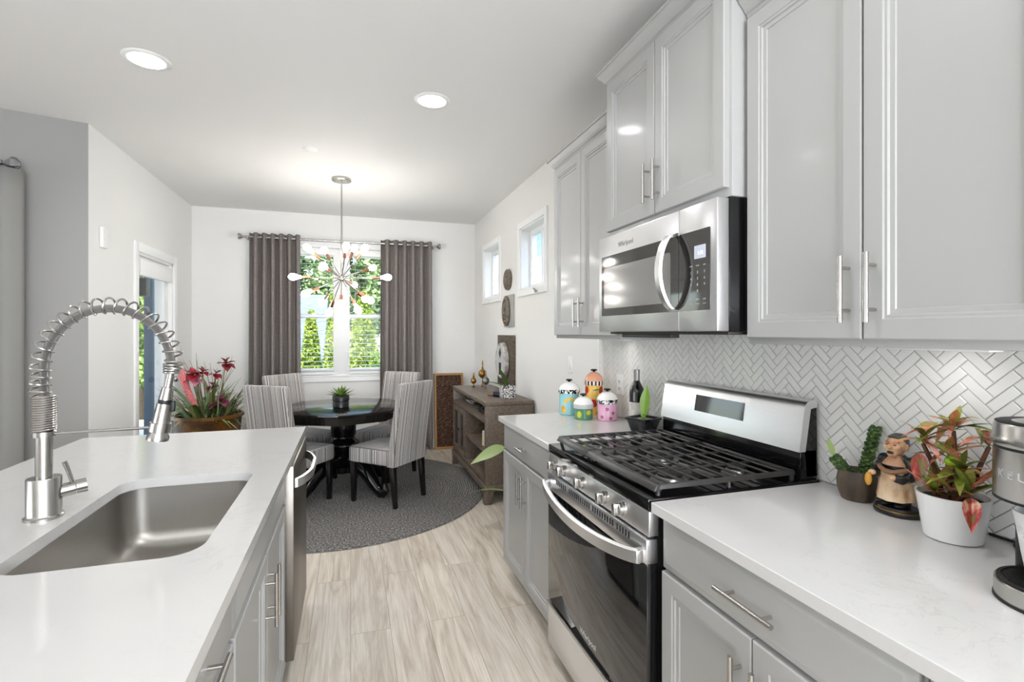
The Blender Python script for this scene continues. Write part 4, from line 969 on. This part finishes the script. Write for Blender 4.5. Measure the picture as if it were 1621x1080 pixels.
# ------------------------------------------------------------------ canisters, bottle, small pot (left counter)
def canister(label, x, y, R_, h, body_m, lid_m, band_m, dome):
    t = thing('canister', label, 'canister', (x, y, .914), 0, 'painted ceramic canisters')
    part('jar', B().lathe([(R_*.93, 0), (R_, .004), (R_, h*.97), (R_*.97, h), (0, h)], n=40), body_m, t)
    l_ = part('lid', B().lathe([(R_*1.06, h+.024), (R_*1.04, h+.030), (R_*.86, h+.032+dome*.45), (R_*.5, h+.032+dome*.85), (R_*.22, h+.032+dome), (0, h+.032+dome)], n=40), lid_m, t)
    B().lathe([(R_*1.0, h+.0002), (R_*1.09, h+.001), (R_*1.10, h+.022), (R_*1.06, h+.0245), (0, h+.0245)], n=40).make('band', band_m, l_)
    B().lathe([(.008, h+.030+dome), (.007, h+.036+dome), (.019, h+.040+dome), (.020, h+.046+dome), (.012, h+.049+dome), (0, h+.0495+dome)], n=20).make('knob', BLK, l_)
    return t
def spotted(name, col, spots, scale, thr=.5):
    m, t_, p = base(name); v = mapped(t_); vo = nd(t_, 'TexVoronoi', Scale=scale); vo.inputs['Randomness'].default_value = .75; t_.links.new(v, vo.inputs['Vector'])
    r = ramp(t_, [(0, (1, 1, 1)), (thr, (1, 1, 1)), (thr+.03, (0, 0, 0))]); t_.links.new(vo.outputs['Distance'], r.inputs[0])
    cr = ramp(t_, [(i/len(spots), c_) for i, c_ in enumerate(spots)], 'CONSTANT'); sp = nd(t_, 'SeparateColor'); t_.links.new(vo.outputs['Color'], sp.inputs[0]); t_.links.new(sp.outputs[0], cr.inputs[0])
    mx = nd(t_, 'Mix', data_type='RGBA'); t_.links.new(r.outputs[0], mx.inputs[0]); mx.inputs[6].default_value = col; t_.links.new(cr.outputs[0], mx.inputs[7]); t_.links.new(mx.outputs[2], p.inputs['Base Color'])
    p.inputs['Roughness'].default_value = .2; return m
def angular(name, a_, b_, n):
    m, t_, p = base(name); co = nd(t_, 'TexCoord'); g = nd(t_, 'TexGradient', gradient_type='RADIAL'); t_.links.new(co.outputs['Object'], g.inputs[0])
    mu = nd(t_, 'Math', operation='MULTIPLY'); mu.inputs[1].default_value = n; t_.links.new(g.outputs['Fac'], mu.inputs[0]); fr_ = nd(t_, 'Math', operation='FRACT'); t_.links.new(mu.outputs[0], fr_.inputs[0])
    r = ramp(t_, [(0, a_), (.5, b_)], 'CONSTANT'); t_.links.new(fr_.outputs[0], r.inputs[0]); t_.links.new(r.outputs[0], p.inputs['Base Color']); p.inputs['Roughness'].default_value = .2; return m
GLZ = mat('white_glaze', lin(240, 238, 234), .15)
LEOP = noisy('black_white_band', [(.47, lin(18, 18, 18)), (.52, lin(240, 240, 238))], 70, 1, (1, 1, 1), .2, interp='CONSTANT', distort=1.0)
def motif(c_, R_, mats_shapes):   # painted fruit: thin glaze patches wrapped on the jar
    loc = c_.location; a0 = atan2(-loc.y, -loc.x); jar = [o for o in c_.children if o.name.startswith('jar')][0]
    for nm, m, ang_, z, pts, lift in mats_shapes:
        b = B(); w3 = lambda u, v, r_: (r_*cos(a0+ang_+u/R_), r_*sin(a0+ang_+u/R_), z+v)
        n_ = len(pts)
        if nm.startswith('banana'):
            h_ = n_//2; O, I = pts[:h_], pts[h_:][::-1]
            b.loops([[w3(*O[k], R_-.0005), w3(*O[k], R_+lift), w3((O[k][0]+I[k][0])/2, (O[k][1]+I[k][1])/2, R_+lift), w3(*I[k], R_+lift), w3(*I[k], R_-.0005)] for k in range(h_)])
        else:
            cu, cv = sum(p[0] for p in pts)/n_, sum(p[1] for p in pts)/n_
            b.loops([[w3(u, v, R_-.0005) for u, v in pts]]+[[w3(cu+(u-cu)*k, cv+(v-cv)*k, R_+lift) for u, v in pts] for k in (1, .7, .4, .1)])
        b.make(nm, m, jar)
def ell(rx, ry, n=20, tilt=0, x=0, y=0): return [(x+rx*cos(a)*cos(tilt)-ry*sin(a)*sin(tilt), y+rx*cos(a)*sin(tilt)+ry*sin(a)*cos(tilt)) for a in [2*pi*i/n for i in range(n)]]
def arcband(r0, r1, a, c, n=14): return [(r1*cos(a+(c-a)*i/n), r1*sin(a+(c-a)*i/n)) for i in range(n+1)]+[(r0*cos(c+(a-c)*i/n), r0*sin(c+(a-c)*i/n)) for i in range(n+1)]
G_ = lambda n_, r, g, b_: mat(n_, lin(r, g, b_), .2)
YEL, ORA, RED, GRN, LIM, LIMD, CHE, CHL = G_('yellow_glaze', 238, 194, 76), G_('orange_glaze', 228, 164, 66), G_('apple_red_glaze', 196, 44, 36), G_('leaf_green_glaze', 112, 146, 56), G_('lime_glaze', 198, 206, 78), G_('lime_rind_glaze', 128, 160, 56), G_('cherry_glaze', 146, 34, 62), G_('cherry_light_glaze', 224, 150, 176)
c_ = canister('turquoise canister with yellow bananas and a black-spotted band', 1.235, 2.745, .058, .125, G_('turquoise_glaze', 150, 206, 212), GLZ, LEOP, .035)
motif(c_, .058, [('banana_motif', YEL, .1, .062, arcband(.026, .042, .15, pi-.15), .0004), ('pear_motif', ORA, -.65, .035, ell(.015, .022), .0005), ('pear_motif', YEL, -.5, .026, ell(.012, .012), .0008), ('fruit_motif', ORA, .85, .030, ell(.016, .020), .0004)])
c_ = canister('tall yellow canister with red apples and a striped black band', 1.37, 2.69, .052, .175, G_('sunny_yellow_glaze', 240, 192, 92), mat('salmon_glaze', lin(240, 172, 140), .2), angular('striped_band', lin(20, 20, 20), lin(244, 240, 230), 16), .045)
motif(c_, .052, [('apple_motif', RED, -.95, .148, ell(.016, .022), .0004), ('apple_motif', RED, .95, .145, ell(.018, .026), .0004), ('apple_motif', RED, -.05, .072, ell(.021, .023), .0004), ('leaf_motif', GRN, .25, .150, ell(.018, .006, 16, .2), .0004), ('leaf_motif', GRN, .5, .022, ell(.016, .008, 16, .9), .0004)])
c_ = canister('short green canister with lime slices and a white domed lid', 1.245, 2.575, .052, .060, G_('sage_green_glaze', 92, 140, 112), GLZ, angular('ribbed_band', lin(214, 214, 210), lin(164, 170, 176), 60), .034)
motif(c_, .052, [('lime_motif', LIMD, -.45, .030, ell(.018, .022), .0003), ('lime_motif', LIM, -.45, .030, ell(.013, .017), .0006), ('lime_motif', LIMD, .62, .040, ell(.019, .017), .0003), ('lime_motif', LIM, .62, .040, ell(.014, .012), .0006)])
c_ = canister('pink canister with cherries and a black-spotted band', 1.355, 2.50, .054, .092, G_('pink_glaze', 234, 180, 208), GLZ, LEOP, .034)
motif(c_, .054, [(nm, m_, a_, z_, ell(r_, r_), l_) for a_, z_ in ((-.0, .066), (-.55, .022), (.35, .016), (.62, .044)) for nm, m_, r_, l_ in (('cherry_motif', CHE, .0085, .0003), ('cherry_center', CHL, .0042, .0006))])  # dark red cherry rings with pale pink glaze centres
t = thing('wine_bottle', 'dark wine bottle with a white label behind the small black pot', 'bottle', (1.415, 2.295, .914))
part('glass_body', B().lathe([(.030, 0), (.0365, .004), (.0375, .01), (.0375, .175), (.034, .195), (.020, .222), (.0145, .235), (.0140, .284), (.0155, .285), (.0155, .290), (0, .290)], n=36), mat('dark_green_glass', lin(10, 13, 9), .06, spec=.8), t)
part('label', B().lathe([(.0377, .045), (.0381, .045), (.0381, .125), (.0377, .125)], n=36), noisy('paper_label', [(.5, lin(226, 223, 216)), (.7, lin(196, 190, 182))], 30, 2, (1, 1, 1), .6), t)
part('foil', B().lathe([(.0146, .236), (.0150, .236), (.0162, .2915), (.010, .293), (0, .293)], n=28), mat('grey_foil', lin(150, 148, 146), .35, .6), t)
text_mesh([('Chateau', .012, Matrix.Translation((-.0386*.95, .0, .10)) @ frame_at((0, 0, 0), (0, -1, 0), (0, 0, 1)))], 'label_lettering', BLKM, t, .0001) if False else None
t = thing('black_pot_plant', 'black square pot with a single upright green leaf beside the range', 'potted plant', (1.365, 2.155, .914), .35)
sq = lambda a_, z: [(x, y, z) for x, y in rrect(-a_, a_, -a_, a_, .012, 3)]
part('pot', B().loops([sq(.040, 0), sq(.046, .004), sq(.060, .058), sq(.066, .060), sq(.066, .070), sq(.058, .070), sq(.055, .056)]), mat('black_glazed_pot', lin(20, 24, 28), .12), t)
part('pebbles', B().loops([sq(.054, .054), sq(.054, .0585)]), noisy('pale_gravel', [(.35, lin(70, 56, 46)), (.6, lin(196, 186, 174))], 60, 2, (1, 1, 1), .8, bump=.4), t)
b = B(); b.tube([(0, 0, .056), (.004, -.004, .085)], .008, 8).leaf((.0, .0, .065), (.10, -.06, 1), .160, .048, .0, 10, .45, (-.9, -.45, .2), prof=lambda q: max(.12, sin(pi*min(1, q*.97+.03))**.8)).leaf((0, .005, .062), (.25, -.15, 1), .10, .035, .05, 8, .4, (-.9, -.45, .2))
part('foliage', b, island('bright_green_leaf', [(0, lin(96, 140, 34)), (1, lin(134, 172, 56))], .35), t)

# ------------------------------------------------------------------ right counter
t = thing('bark_pot_cactus', 'brown bark-textured pot with two stubby green cactus stems', 'potted plant', (1.405, 1.092, .914))
part('pot', B().lathe([(.034, 0), (.040, .003), (.050, .03), (.0515, .055), (.047, .080), (.042, .086), (.040, .078), (0, .076)], n=40), noisy('bark_glaze', [(.35, lin(58, 47, 36)), (.6, lin(96, 82, 66)), (.8, lin(122, 106, 88))], 30, 4, (1, 1, .12), .5, bump=.5), t)
CACT = island('cactus_green', [(0, lin(34, 58, 22)), (.6, lin(58, 88, 34)), (1, lin(96, 122, 60))], .4)
def cactus(path, r0, r1):
    b = B(); n = 84; b.tube(path, [r0*.8+(r1-r0)*.8*i/(len(path)-1) for i in range(len(path))], 10)
    P_ = [V(p) for p in path]
    for i in range(n):
        k = i/n*(len(P_)-1); j = min(int(k), len(P_)-2); c0 = P_[j].lerp(P_[j+1], k-j); tg = (P_[j+1]-P_[j]).normalized(); e1 = tg.orthogonal().normalized(); e2 = tg.cross(e1)
        a = i*2.39996; r_ = r0+(r1-r0)*i/n; d_ = (e1*cos(a)+e2*sin(a)); q_ = R.uniform(.0062, .0092); b.sph(c0+d_*(r_+R.uniform(0, .002)), q_, (1, 1, R.uniform(.6, .9)), 7, 5)
    return b
part('stem', cactus([(.01, -.012, .07), (.014, -.016, .10), (.018, -.022, .14), (.024, -.030, .185), (.030, -.034, .215)], .0115, .008), CACT, t)
part('stem', cactus([(-.012, .020, .07), (-.022, .034, .095), (-.034, .046, .115)], .0105, .009), CACT, t)
b = B(); b.leaf((-.034, .046, .118), (-.15, .25, 1), .055, .016, .0, 6, .1, (-.8, -.6, 0)).leaf((.03, -.034, .218), (.1, -.2, .5), .028, .014, 0, 4, .1)
part('new_leaves', b, mat('pale_new_leaf', lin(150, 176, 96), .45), t)
# chef statuette
FACE = V((-.97, -.10, 0)).normalized()
t = thing('chef_statuette', 'painted statuette of a laughing waiter in a cream apron on a black base', 'statuette', (1.395, .972, .914), atan2(FACE.y, FACE.x)-pi/2)
SKIN = noisy('painted_skin', [(.32, lin(150, 98, 66)), (.45, lin(212, 164, 124)), (.7, lin(232, 192, 154))], 55, 3, (1, 1, 1), .35); BJ = mat('painted_black', lin(26, 25, 25), .35)
CREAM = noisy('painted_cream_cloth', [(.3, lin(168, 128, 88)), (.45, lin(214, 184, 148)), (.7, lin(232, 208, 178))], 26, 4, (1, 1, .6), .5, bump=.1)
part('base', B().lathe([(.048, 0), (.054, .003), (.055, .009), (.051, .012), (.049, .014), (.051, .016), (.048, .021), (0, .023)], n=40, sy=.82), BJ, t)
part('gold_band', B().lathe([(.0515, .0112), (.0522, .0125), (.0518, .0145), (.050, .0145)], n=40, sy=.82), GOLD, t)
def blob(name, parts, m, parent, vox=.0028, sm=3):
    b = B()
    for p in parts: b.sph(*p[:2], *(p[2:] or ((1, 1, 1),)))
    o = part(name, b, m, parent); r = o.modifiers.new('union', 'REMESH'); r.mode = 'VOXEL'; r.voxel_size = vox; r.use_smooth_shade = True
    s_ = o.modifiers.new('soft', 'SMOOTH'); s_.factor = .5; s_.iterations = sm; return o
# local axes: +y faces forward, +x the figure's right-hand side mirrored
blob('trousers', [((-.015, 0, .034), .018, (1, 1, 1.2)), ((.015, 0, .034), .018, (1, 1, 1.2)), ((-.016, .014, .027), .012, (1, 1.7, .6)), ((.016, .014, .027), .012, (1, 1.7, .6)), ((0, 0, .06), .03, (1, .8, .9))], BJ, t)
SX = lambda L: [((p[0][0]*.76, p[0][1], p[0][2]), *p[1:]) for p in L]
blob('jacket', SX([((0, -.004, .125), .034, (.95, .85, 1.15)), ((0, -.002, .09), .032, (.95, .85, 1)), ((-.041, -.002, .140), .017), ((.041, -.002, .140), .017), ((-.049, .004, .122), .015), ((-.050, .018, .106), .0135), ((-.038, .032, .100), .012), ((-.028, .038, .102), .011),
     ((.050, .004, .122), .015), ((.053, .016, .108), .0135), ((.050, .030, .104), .012), ((.047, .038, .106), .011)]), BJ, t)
part('neckerchief', B().lathe([(.004, .158), (.016, .152), (.027, .138), (.030, .132), (.026, .133), (.012, .148), (0, .150)], (0, .008, 0), 20, sy=.85), mat('painted_tan_scarf', lin(196, 150, 116), .45), t)
b = B(); rings = []
for k in range(12):
    z = .045+.075*k/11; q = 1-k/11; ring = []
    for i in range(40):
        a = 2*pi*i/40; fr_ = max(0, sin(a)) ; rad = (.0315+.010*q)*(1+.05*q*sin(a*9)); ring.append((rad*cos(a)*1.1, rad*sin(a)*.92+.004, z-(.006*fr_*q)))
    rings.append(ring)
b.loops(rings); part('apron', b, CREAM, t)
part('apron_tie', B().tube([(.035*cos(a)*1.05, .034*sin(a)*.95+.003, .119+.004*sin(3*a)) for a in [2*pi*i/32 for i in range(33)]], .0065, 8), mat('painted_tan', lin(150, 112, 82), .5), t)
blob('body', [((0, .004, .184), .025, (.95, 1, 1.08)), ((0, .014, .172), .019, (1.0, .9, .9)), ((0, .002, .155), .016, (1, 1, 1.4)), ((0, .010, .146), .014, (1.2, .9, 1.0)), ((-.012, .022, .180), .009), ((.012, .022, .180), .009), ((0, .032, .182), .0075, (.9, 1.15, 1)), ((0, .022, .160), .010, (1.2, .9, .6)), ((-.024, -.002, .180), .008, (.4, .8, 1.2)), ((.024, -.002, .180), .008, (.4, .8, 1.2)),
     ((0, .024, .194), .012, (1.3, .6, .4)), ((-.015, .044, .104), .0085, (1.1, 1.2, .9)), ((.035, .048, .108), .0085, (1.1, 1.2, .9))], SKIN, t, .0022, 2)
blob('hair', [((0, -.006, .196), .0245, (.98, 1, .8)), ((0, -.014, .186), .021, (1.05, .8, 1)), ((-.018, -.004, .19), .010, (.6, 1, 1)), ((.018, -.004, .19), .010, (.6, 1, 1)), ((0, .014, .206), .010, (1.6, .8, .5))], mat('painted_grey_hair', lin(70, 70, 72), .35), t, .0022, 2)
b = B()
for x in (-.009, .009): b.sph((x, .0275, .1870), .0036, (1.5, .6, .4), 8, 6)
b.sph((0, .0300, .1665), .0070, (1.25, .5, .6), 10, 6); part('eyes_and_mouth', b, mat('painted_dark_line', lin(40, 24, 20), .4), t)
part('lemon', B().sph((.040, .056, .090), .012, (.7, .7, 1.5), 14, 10), mat('painted_yellow', lin(206, 150, 54), .4), t)
# white planter with the red and green leaves
WX, WY = 1.353, .816
t = thing('white_planter', 'white tapered planter of pink and green leaves before the herringbone tile', 'potted plant', (WX, WY, .914))
part('pot', B().lathe([(.050, 0), (.055, .003), (.069, .098), (.0705, .105), (.066, .105), (.063, .09), (0, .088)], n=48), mat('white_ceramic', lin(238, 238, 237), .22), t)
part('soil', B().lathe([(0, .086), (.0635, .086), (.0635, .090), (0, .092)], n=32), noisy('dark_soil', [(.3, lin(38, 26, 20)), (.7, lin(84, 62, 48))], 60, 4, (1, 1, 1), .9, bump=.5), t)
def mottled_leaf():
    m, t_, p = base('aglaonema_leaves'); g = nd(t_, 'NewGeometry'); v = mapped(t_); n = nd(t_, 'TexNoise', Scale=46, Detail=2); t_.links.new(v, n.inputs['Vector'])
    mr = nd(t_, 'MapRange'); mr.inputs[1].default_value = .3; mr.inputs[2].default_value = .7; mr.inputs[3].default_value = -.22; mr.inputs[4].default_value = .22; t_.links.new(n.outputs[0], mr.inputs[0])
    ad = nd(t_, 'Math', operation='ADD', use_clamp=True); t_.links.new(g.outputs['Random Per Island'], ad.inputs[0]); t_.links.new(mr.outputs[0], ad.inputs[1])
    r = ramp(t_, [(0, lin(84, 104, 36)), (.25, lin(130, 142, 54)), (.45, lin(172, 164, 80)), (.58, lin(198, 132, 78)), (.72, lin(226, 148, 122)), (.86, lin(182, 84, 60)), (1, lin(240, 184, 172))])
    t_.links.new(ad.outputs[0], r.inputs[0]); t_.links.new(r.outputs[0], p.inputs['Base Color']); p.inputs['Roughness'].default_value = .38; return m
RAG = mottled_leaf()
stems = [((-.030, .045, .235), 12), ((.02, .01, .27), 12), ((.03, -.055, .245), 12), ((-.01, -.02, .17), 12), ((.035, .03, .20), 8), ((-.03, .02, .12), 9), ((-.02, -.045, .135), 10), ((.0, .0, .11), 8)]
b = B(); bl = B(); rr = random.Random(23)
for (x, y, z), n in stems:
    b.tube([(x*.3, y*.3, .088), (x*.7+rr.uniform(-.01, .01), y*.7, (z+.088)/2), (x, y, z-.02)], [.007, .0055, .0045], 8)
    n = int(n*1.5)
    for i in range(n):
        a = i*2.4+rr.random()*.5; el = rr.uniform(-.2, .95) if z > .15 else rr.uniform(.35, 1.1); d_ = V((cos(a)*cos(el), sin(a)*cos(el), sin(el))); L = rr.uniform(.07, .125); p0 = V((x, y, z-.02+.02*i/n))
        if WX+x+d_.x*L > XR-.02: d_.x *= .25; L *= .75; d_.normalize()
        if rr.random() < .5: L *= .85
        if d_.y > .55 and d_.x < .3 and p0.z < .26: continue
        if p0.y+d_.y*L > .085 and p0.z < .25: continue
        bl.leaf(p0, d_, L, L*rr.uniform(.19, .30), rr.uniform(.1, .55) if z > .15 else rr.uniform(.0, .25), 8, .3, prof=lambda q: max(.05, sin(pi*q**.8)**.9*(1-.25*q)))
part('stems', b, mat('brown_red_stem', lin(110, 70, 46), .6), t); part('foliage', bl, RAG, t)
REDV = noisy('red_pink_leaf', [(.36, lin(120, 110, 50)), (.46, lin(170, 44, 48)), (.56, lin(204, 96, 92)), (.68, lin(232, 190, 150))], 70, 3, (1, 1, .35), .35)
b = B(); b.leaf((-.050, .036, .196), (-.08, .04, -.6), .066, .033, .1, 9, .35, (-.8, -.5, .1)).leaf((-.042, -.062, .118), (-.26, -.16, -.36), .060, .033, .35, 9, .4, (-.7, -.5, .5))
part('red_leaves', b, REDV, t, label='red and pink veined leaves')
part('lime_bud', B().sph((-.02, -.01, .185), .014, (1, 1, .8)), mat('lime_bud', lin(160, 200, 40), .4), t)

# coffee maker, mug, cord
KXc, KYc = 1.185, .555
t = thing('coffee_maker', 'stainless single-cup coffee maker at the right end of the counter', 'coffee maker', (KXc, KYc, .914))
part('drip_base', B().lathe([(.079, 0), (.080, .003), (.080, .034), (.078, .036), (0, .036)], n=56), STEEL, t)
part('base_foot', B().lathe([(.0795, 0), (.0815, .001), (.0815, .005), (.0795, .006)], n=56), BLKM, t)
b = B().lathe([(.0, .0362), (.076, .0362), (.076, .039), (.070, .040), (.068, .0375), (0, .0375)], n=56)
for i in range(-8, 9): x = i*.0075; ln_ = sqrt(max(0, .066**2-x*x)); b.box(x-.0016, x+.0016, -ln_, ln_, .0375, .0395)
part('drip_grille', b, BLKM, t)
part('brew_head', B().lathe([(.062, .183), (.079, .186), (.081, .190), (.081, .275), (.0815, .276)], n=56).lathe([(.079, .277), (.079, .280)], n=56), STEEL, t)
part('upper_band', B().lathe([(.0795, .275), (.080, .2755), (.0795, .281), (.078, .281)], n=56), BLKM, t)
part('lower_band', B().lathe([(.079, .1835), (.0815, .184), (.0815, .1865), (.079, .187)], n=56), BLKM, t)
part('lid', B().lathe([(.081, .281), (.084, .285), (.084, .296), (.0815, .300), (.080, .318), (.077, .3225), (.04, .326), (0, .326)], n=56), STEEL, t)
part('lid_seam', B().lathe([(.0772, .3215), (.0785, .3235), (.0760, .3245)], n=56), BLKM, t)
part('column', B().box(.02, .20, -.075, .075, .0, .29, .02, 3), BLKM, t)
part('spout', B().lathe([(.006, .158), (.012, .170), (.02, .185), (0, .185)], n=16), BLKM, t)
its = []
word = 'KEURIG'
for i, ch_ in enumerate(word):
    a = pi+.05+(i-2.5)*.235; its.append((ch_, .021, frame_at((.0812*cos(a), .0812*sin(a), .232), (-sin(a), cos(a), 0), (0, 0, 1))))
text_mesh(its, 'logo_lettering', mat('bright_lettering', lin(222, 222, 222), .3, .6), t, .0004)
t = thing('coffee_mug', 'white embossed mug standing on the coffee maker tray', 'mug', (KXc-.008, KYc, .9545))
MUG = mat('white_stoneware', lin(226, 226, 224), .3)
part('cup', B().lathe([(.028, 0), (.032, .003), (.040, .05), (.047, .100), (.0505, .120), (.0505, .124), (.0480, .124), (.044, .10), (.036, .045), (.028, .006), (0, .005)], n=48), MUG, t)
b = B()
for a0 in (2.6, 3.4, 4.2):
    for k in range(3):
        pts = []
        for i in range(15): q = i/14*2*pi*.8; r_ = .004+.0085*i/14; a = a0+(r_*cos(q+k*2.1))/.045; z = .088+r_*sin(q+k*2.1); rad = .0453+(z-.088)*.15; pts.append((rad*cos(a), rad*sin(a), z))
        b.tube(pts, .0012, 5)
part('embossing', b, MUG, t)
part('mug_handle', B().tube([(.040, .010, .095), (.062, .02, .092), (.070, .022, .07), (.060, .02, .045), (.038, .012, .04)], .006, 10), MUG, t)
o = B().tube([(1.378, .60, .925), (1.392, .66, .9185), (1.402, .70, .9178), (1.425, .735, .9178), (1.452, .75, .9178), (1.455, .80, .9178)], .0035, 8).make('power_cord', BLKM, None); tag(o, 'black power cord on the counter between the white planter and the coffee maker', 'cord')

# ------------------------------------------------------------------ outside
o = struct('ground_lawn', B().box(-30, 30, YB+.2, 45, -.45, -.30), noisy('lawn', [(.3, lin(58, 92, 30)), (.7, lin(104, 138, 52))], 14, 5, (1, 1, 1), .9))
struct('ground_patio', B().box(-8, XL-.16, 4.1, 9.6, -.32, -.02), mat('patio_concrete', lin(196, 194, 188), .8))
def cloud(b, blobs, n, sz, rr):
    for i in range(n):
        (c_, r_) = rr.choice(blobs); th = rr.uniform(0, 2*pi); ph = math.acos(rr.uniform(-1, 1)); k = rr.uniform(.72, 1.05)
        p = V(c_)+V((sin(ph)*cos(th)*r_[0], sin(ph)*sin(th)*r_[1], cos(ph)*r_[2]))*k; d_ = V((rr.uniform(-1, 1), rr.uniform(-1, 1), rr.uniform(-1, 1))).normalized(); e_ = d_.orthogonal().normalized()*sz*rr.uniform(.5, 1); g_ = d_.cross(e_)*rr.uniform(.9, 1.8)
        b.f([b.v(p-e_*.5), b.v(p+g_*.5), b.v(p+e_*.5), b.v(p-g_*.5)])
    return b
ARB = island('arborvitae_foliage', [(0, lin(84, 112, 26)), (.5, lin(130, 156, 42)), (1, lin(176, 194, 70))], .7)
BARK = mat('tree_bark', lin(92, 78, 64), .9)
ARBS = [(-1.32, 9.4, 2.15, .34, 'yellow-green arborvitae shrub at the left edge of the window view'), (-.64, 9.2, 1.98, .22, 'narrow pointed arborvitae shrub seen through the left window half'), (-.27, 10.2, 2.45, .30, 'arborvitae shrub standing behind the window centre post'), (.22, 9.3, 2.35, .38, 'broad arborvitae shrub seen through the right window half'), (1.12, 9.6, 2.5, .36, 'arborvitae shrub behind the right curtain edge')]
for i, (x, y, h_, r_, lb) in enumerate(ARBS):
    t = thing('arborvitae', lb, 'shrub', (x, y, -.30), 0, 'arborvitae shrubs beyond the window'); rr = random.Random(50+i); b = B()
    bl_ = [((0, 0, h_*k), (r_*(1-k)**.7*1.0+.05, r_*(1-k)**.7+.05, .22)) for k in [.04+.9*j/11 for j in range(12)]]
    cloud(b, bl_, 7000, .050, rr); part('foliage', b, ARB, t, smooth=0); part('trunk', B().cyl((0, 0, -.02), (0, 0, h_*.9), .04, .01, 8), BARK, t)
DG = island('dark_tree_leaves', [(0, lin(62, 92, 48)), (.5, lin(104, 136, 76)), (1, lin(176, 196, 140))], .5)
BGR = island('bright_tree_leaves', [(0, lin(82, 118, 40)), (.5, lin(124, 160, 66)), (1, lin(176, 200, 120))], .5)
for i, (x, y, h_, r_, m_, n_, lb) in enumerate(((-1.9, 18.2, 8.5, 1.6, DG, 10000, 'dense green tree beyond the left curtain'), (.3, 22.2, 9.5, 2.4, DG, 13000, 'large green tree filling the upper window view behind the roof'), (1.75, 16.4, 6.5, 1.3, DG, 7000, 'dark green tree seen past the right side of the window'), (-3.75, 11.0, 4.6, .95, BGR, 6000, 'bright sunlit tree seen through the glazed door'), (-7.2, 16.5, 5.5, 1.6, DG, 6000, 'darker tree behind the one seen through the glazed door'))):
    t = thing('garden_tree', lb, 'tree', (x, y, -.30)); rr = random.Random(80+i); b = B()
    bl_ = [((rr.uniform(-1, 1)*r_*.75, rr.uniform(-1, 1)*r_*.6, h_*rr.uniform(.22, .9)), (r_*rr.uniform(.3, .5),)*3) for _ in range(26)]
    cloud(b, bl_, int(n_*2.4), .15, rr); part('crown', b, m_, t, smooth=0); part('trunk', B().tube([(0, 0, -.02), (.1, 0, h_*.4), (0, 0, h_*.75)], [.22, .17, .08], 10), BARK, t)
t = thing('neighbor_house', 'neighbouring house with a blue-grey shingled roof beyond the shrubs', 'house', (-2.2, 13.0, -.30))
part('wall', B().box(-5.2, -.75, 12.2, 15.2, -.31, .9), mat('pale_siding', lin(176, 184, 190), .7), t, True)
b = B().prism([(11.9, .82), (13.7, 2.35), (15.5, .82), (15.5, .72), (11.9, .72)], lambda u, v, w_: (w_, u, v), -5.5, -.55)
part('roof', b, noisy('blue_grey_shingle', [(.4, lin(84, 96, 116)), (.6, lin(112, 126, 146))], 6, 4, (1, 1, 30), .8), t, True)
t = thing('side_house', 'pale blue sided house outside the transom windows', 'house', (5.2, 6.0, -.30))
part('wall', B().box(4.6, 8, 1.0, 12.5, -.31, 4.2), noisy('pale_blue_siding', [(.4, lin(176, 202, 214)), (.6, lin(206, 224, 232))], 2, 1, (.01, .01, 14), .7), t, True)
part('roof', B().prism([(4.2, 4.15), (6.3, 5.4), (8.4, 4.15)], lambda u, v, w_: (u, w_, v), .8, 12.7), mat('grey_shingle', lin(120, 122, 126), .8), t, True)
t = thing('porch_post', 'blue painted porch post outside the glazed door', 'post', (-2.14, 6.6, -.02))
part('shaft', B().box(-2.185, -2.095, 6.56, 6.65, -.02, 2.9, .008), mat('blue_paint', lin(70, 92, 112), .5), t, True)
part('foot_block', B().box(-2.20, -2.08, 6.545, 6.665, -.02, .14, .008), mat('blue_paint_block', lin(70, 92, 112), .5), t, True)
t = thing('porch_lantern', 'dark hanging lantern outside the top of the glazed door', 'lantern', (-2.01, 6.0, 1.9))
part('cage', B().box(-2.065, -1.955, 5.945, 6.055, 1.765, 1.945, .008), mat('dark_lantern', lin(52, 50, 50), .4), t, True)
part('chain', B().cyl((-2.01, 6.0, 1.94), (-2.01, 6.0, 2.92), .006, n=6), BLKM, t, True)
struct('ceiling_porch', B().box(-6, XL-.16, 3.95, 6.75, 2.9, 3.0), TRIM)
